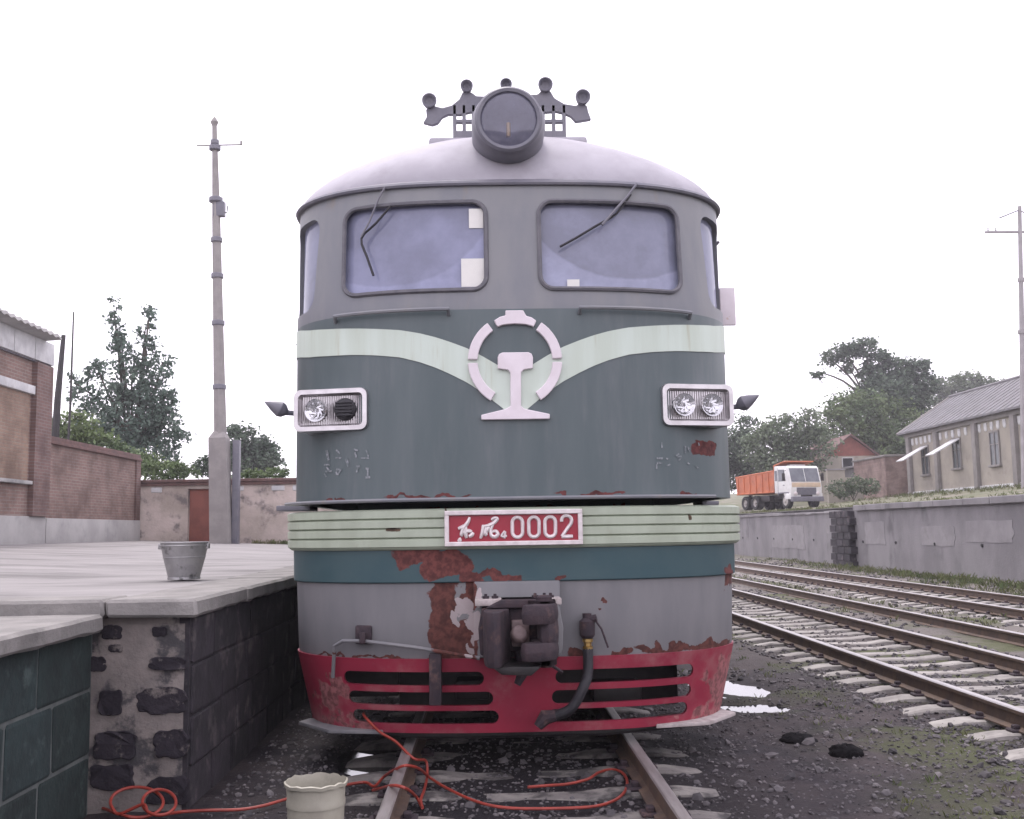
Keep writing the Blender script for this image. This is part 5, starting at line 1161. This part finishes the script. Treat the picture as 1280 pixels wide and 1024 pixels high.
tree('round_tree', 'dark round-topped tree beyond the plastered wall and the pole', [(303, 552, 17, 20), (300, 572, 17, 16), (327, 568, 17, 18), (338, 578, 14, 12), (312, 580, 24, 12)], 62, .9, M['leaf_dark'], 7000, .24, zl, 315, .2)
tree('hedge_bush', 'small dark bush left of the pole behind the plastered wall', [(252, 584, 10, 9), (262, 580, 9, 10)], 40, .8, M['leaf_dark'], 900, .14, zl, 256, .05)
tree('hedge_bush', 'yellow green creeper along the top of the plastered wall', [(318, 594, 16, 5), (345, 592, 16, 6), (300, 597, 10, 4)], 31.3, .5, M['leaf_mid'], 1600, .09, zl+.2, 330, .04)
zr_ = 3.0
tree('spreading_tree', 'large dark tree with a long arm reaching left above the brick house', [(1024, 468, 6, 8), (1034, 450, 9, 9), (1052, 440, 14, 10), (1078, 436, 16, 11), (1060, 460, 7, 9), (1098, 452, 16, 13), (1082, 468, 12, 10), (1120, 466, 20, 17), (1145, 462, 18, 14), (1156, 480, 13, 14), (1100, 495, 34, 22), (1135, 500, 26, 24)], 92, .9, M['leaf_dark'], 16000, .34, zr_, 1112, .35)
tree('bushy_tree', 'broad mid green tree below the spreading tree, behind the brick house', [(1075, 515, 40, 26), (1050, 535, 34, 30), (1105, 530, 38, 34), (1130, 545, 28, 34), (1090, 560, 40, 26), (1052, 505, 14, 14)], 88, .8, M['leaf_mid'], 14000, .32, zr_, 1090, .25)
tree('bushy_tree', 'pale green bushy tree behind the orange tipper', [(985, 545, 36, 24), (1010, 530, 20, 16), (960, 560, 28, 28), (1010, 560, 30, 30), (975, 585, 36, 20)], 78, .8, M['leaf_pale'], 10000, .28, zr_-.3, 985, .2)
tree('bushy_tree', 'dark green tree close beside the cab side of the locomotive', [(935, 540, 20, 20), (930, 565, 24, 26), (945, 590, 26, 20), (925, 600, 22, 16), (898, 565, 26, 28), (872, 585, 26, 22)], 84, .8, M['leaf_dark'], 11500, .28, zr_-.3, 936, .2)
tree('bushy_tree', 'dark green tree right behind the brick house gable', [(1115, 560, 22, 22), (1095, 575, 22, 18)], 95, .8, M['leaf_dark'], 4000, .3, zr_, 1110, .2)
tree('distant_tree', 'hazy pale tree above the roof of the tan building', [(1185, 482, 22, 12), (1172, 494, 16, 12), (1215, 474, 16, 9), (1228, 482, 16, 10), (1200, 492, 26, 12), (1252, 484, 14, 9)], 135, .8, M['leaf_pale'], 7000, .42, 4.8, 1205, .3)
tree('hedge_bush', 'low brownish bush beside the dump truck cab', [(1052, 612, 16, 10), (1068, 606, 12, 9), (1085, 608, 14, 9)], 66, .8, M['leaf_pale'], 2500, .16, 2.3, 1065, .06)

# ------------------------------------------------------------------ haze of the damp bright air
hzm = bpy.data.materials.new('haze'); hzm.use_nodes = True; nt = hzm.node_tree; nt.nodes.clear()
pv = nd(nt, 'ShaderNodeVolumePrincipled'); pv.inputs['Color'].default_value = (.95, .92, 1, 1); pv.inputs['Density'].default_value = .0009; pv.inputs['Anisotropy'].default_value = .3
nt.links.new(pv.outputs[0], nd(nt, 'ShaderNodeOutputMaterial').inputs['Volume'])
tag(MB().box((-60, -25, -2.0), (90, 170, 22)).build('haze', hzm, smooth=0), 'thin pale haze filling the air of the yard', 'haze', kind='stuff')
# ------------------------------------------------------------------ gravel and weeds (uncountable)
random.seed(77)
_bm = bmesh.new(); bmesh.ops.create_icosphere(_bm, subdivisions=1, radius=1); OCT = [v.co.copy() for v in _bm.verts]; OF = [tuple(v.index for v in f.verts) for f in _bm.faces]; _bm.free()
def gravel(n, fx, r0, r1):
    vs = []; fs = []
    for _ in range(n):
        x, y = fx(); r = random.uniform(r0, r1)*random.uniform(.6, 1); c = Vector((x, y, gh(x, y)+r*.2)); R_ = Matrix.Rotation(random.uniform(0, 6.28), 3, 'Z') @ Matrix.Rotation(random.uniform(0, .8), 3, 'X'); i = len(vs)
        sc_ = Vector((random.uniform(.7, 1.3), random.uniform(.7, 1.3), random.uniform(.45, .8)))
        vs += [c + R_ @ Vector((v.x*sc_.x, v.y*sc_.y, v.z*sc_.z))*r*random.uniform(.75, 1.2) for v in OCT]; fs += [tuple(k+i for k in f) for f in OF]
    return vs, fs
V = []; F = []
def inpud(x, y): return any(math.hypot((x-a)/b, (y-c)/d) < 1.05 for a, c, b, d in PUD)
def pick(x0, x1, y0, y1, pw=1):
    def f():
        while True:
            x, y = random.uniform(x0, x1), y0+(y1-y0)*random.random()**pw
            if not inpud(x, y) or random.random() < .04: return x, y
    return f
for n, fx, a, b in ((15000, pick(-1.9, 6.5, 4.4, 11, 1.3), .005, .015), (6000, pick(-1.9, 7.5, 4.4, 12, 1.3), .010, .026), (6000, pick(3.2, 6.2, 7, 32, 1.4), .018, .04), (5000, pick(6, 13.5, 16, 50, 1.3), .025, .055), (700, pick(-1.8, 6, 4.4, 12), .03, .05)):
    v, f = gravel(n, fx, a, b); k = len(V); V += v; F += [tuple(i+k for i in t) for t in f]
me = bpy.data.meshes.new('gravel'); me.from_pydata(V, [], F); me.materials.append(M['gravel']); tag(link('gravel', me), 'loose dark gravel scattered over the trackside ground', 'gravel', kind='stuff')
vs = []; fs = []
def tuft(x, y, z, h, n):
    for _ in range(n):
        a = random.uniform(0, 6.28); l = h*random.uniform(.5, 1.2); b = Vector((x+random.gauss(0, h*.35), y+random.gauss(0, h*.35), z-.02)); d = Vector((math.cos(a), math.sin(a), 0)); s_ = Vector((-d.y, d.x, 0))*h*.05; i = len(vs)
        vs.extend([b-s_, b+s_, b+d*l*.25+Vector((0, 0, l*.7))+s_*.6, b+d*l*.55+Vector((0, 0, l))]); fs.append((i, i+1, i+2, i+3))
for cx, cy, rx, ry, n, h in ((3.2, 8.6, 1.1, 2.0, 90, .05), (3.1, 6.0, 1.0, 1.0, 90, .05), (2.6, 11.5, .8, 1.8, 50, .05), (7.5, 17, 1.2, 5, 60, .10), (12.6, 30, .7, 14, 500, .16), (7.4, 30, .7, 12, 120, .10), (11.5, 24, 1.0, 6, 120, .12), (2.5, 14, .8, 2, 60, .06)):
    for _ in range(n):
        x, y = random.gauss(cx, rx*.5), random.gauss(cy, ry*.5)
        if abs(x-4.6) < .86 and abs(x-4.6) > .66 or inpud(x, y) or x > WX-.05: continue
        tuft(x, y, gh(x, y), h*random.uniform(.6, 1.3), 9)
for _ in range(900):
    y = random.uniform(20, 75); x = 14.3+random.random()**2*5; tuft(x, y, ter(x, y), random.uniform(.07, .2), 8)
for _ in range(500):
    y = random.uniform(36, 66); x = TX-.3-random.random()**2*5; tuft(x, y, ter(x, y), random.uniform(.08, .22), 8)
for _ in range(160):
    x = random.uniform(-6.6, -2.2); tuft(x, WY-.02-random.random()*.25, deck(x), random.uniform(.05, .14), 9)
me = bpy.data.meshes.new('weeds'); me.from_pydata(vs, [], fs); me.materials.append(M['grass']); tag(link('weeds', me), 'weeds and grass tufts along the tracks and wall tops', 'grass', kind='stuff')
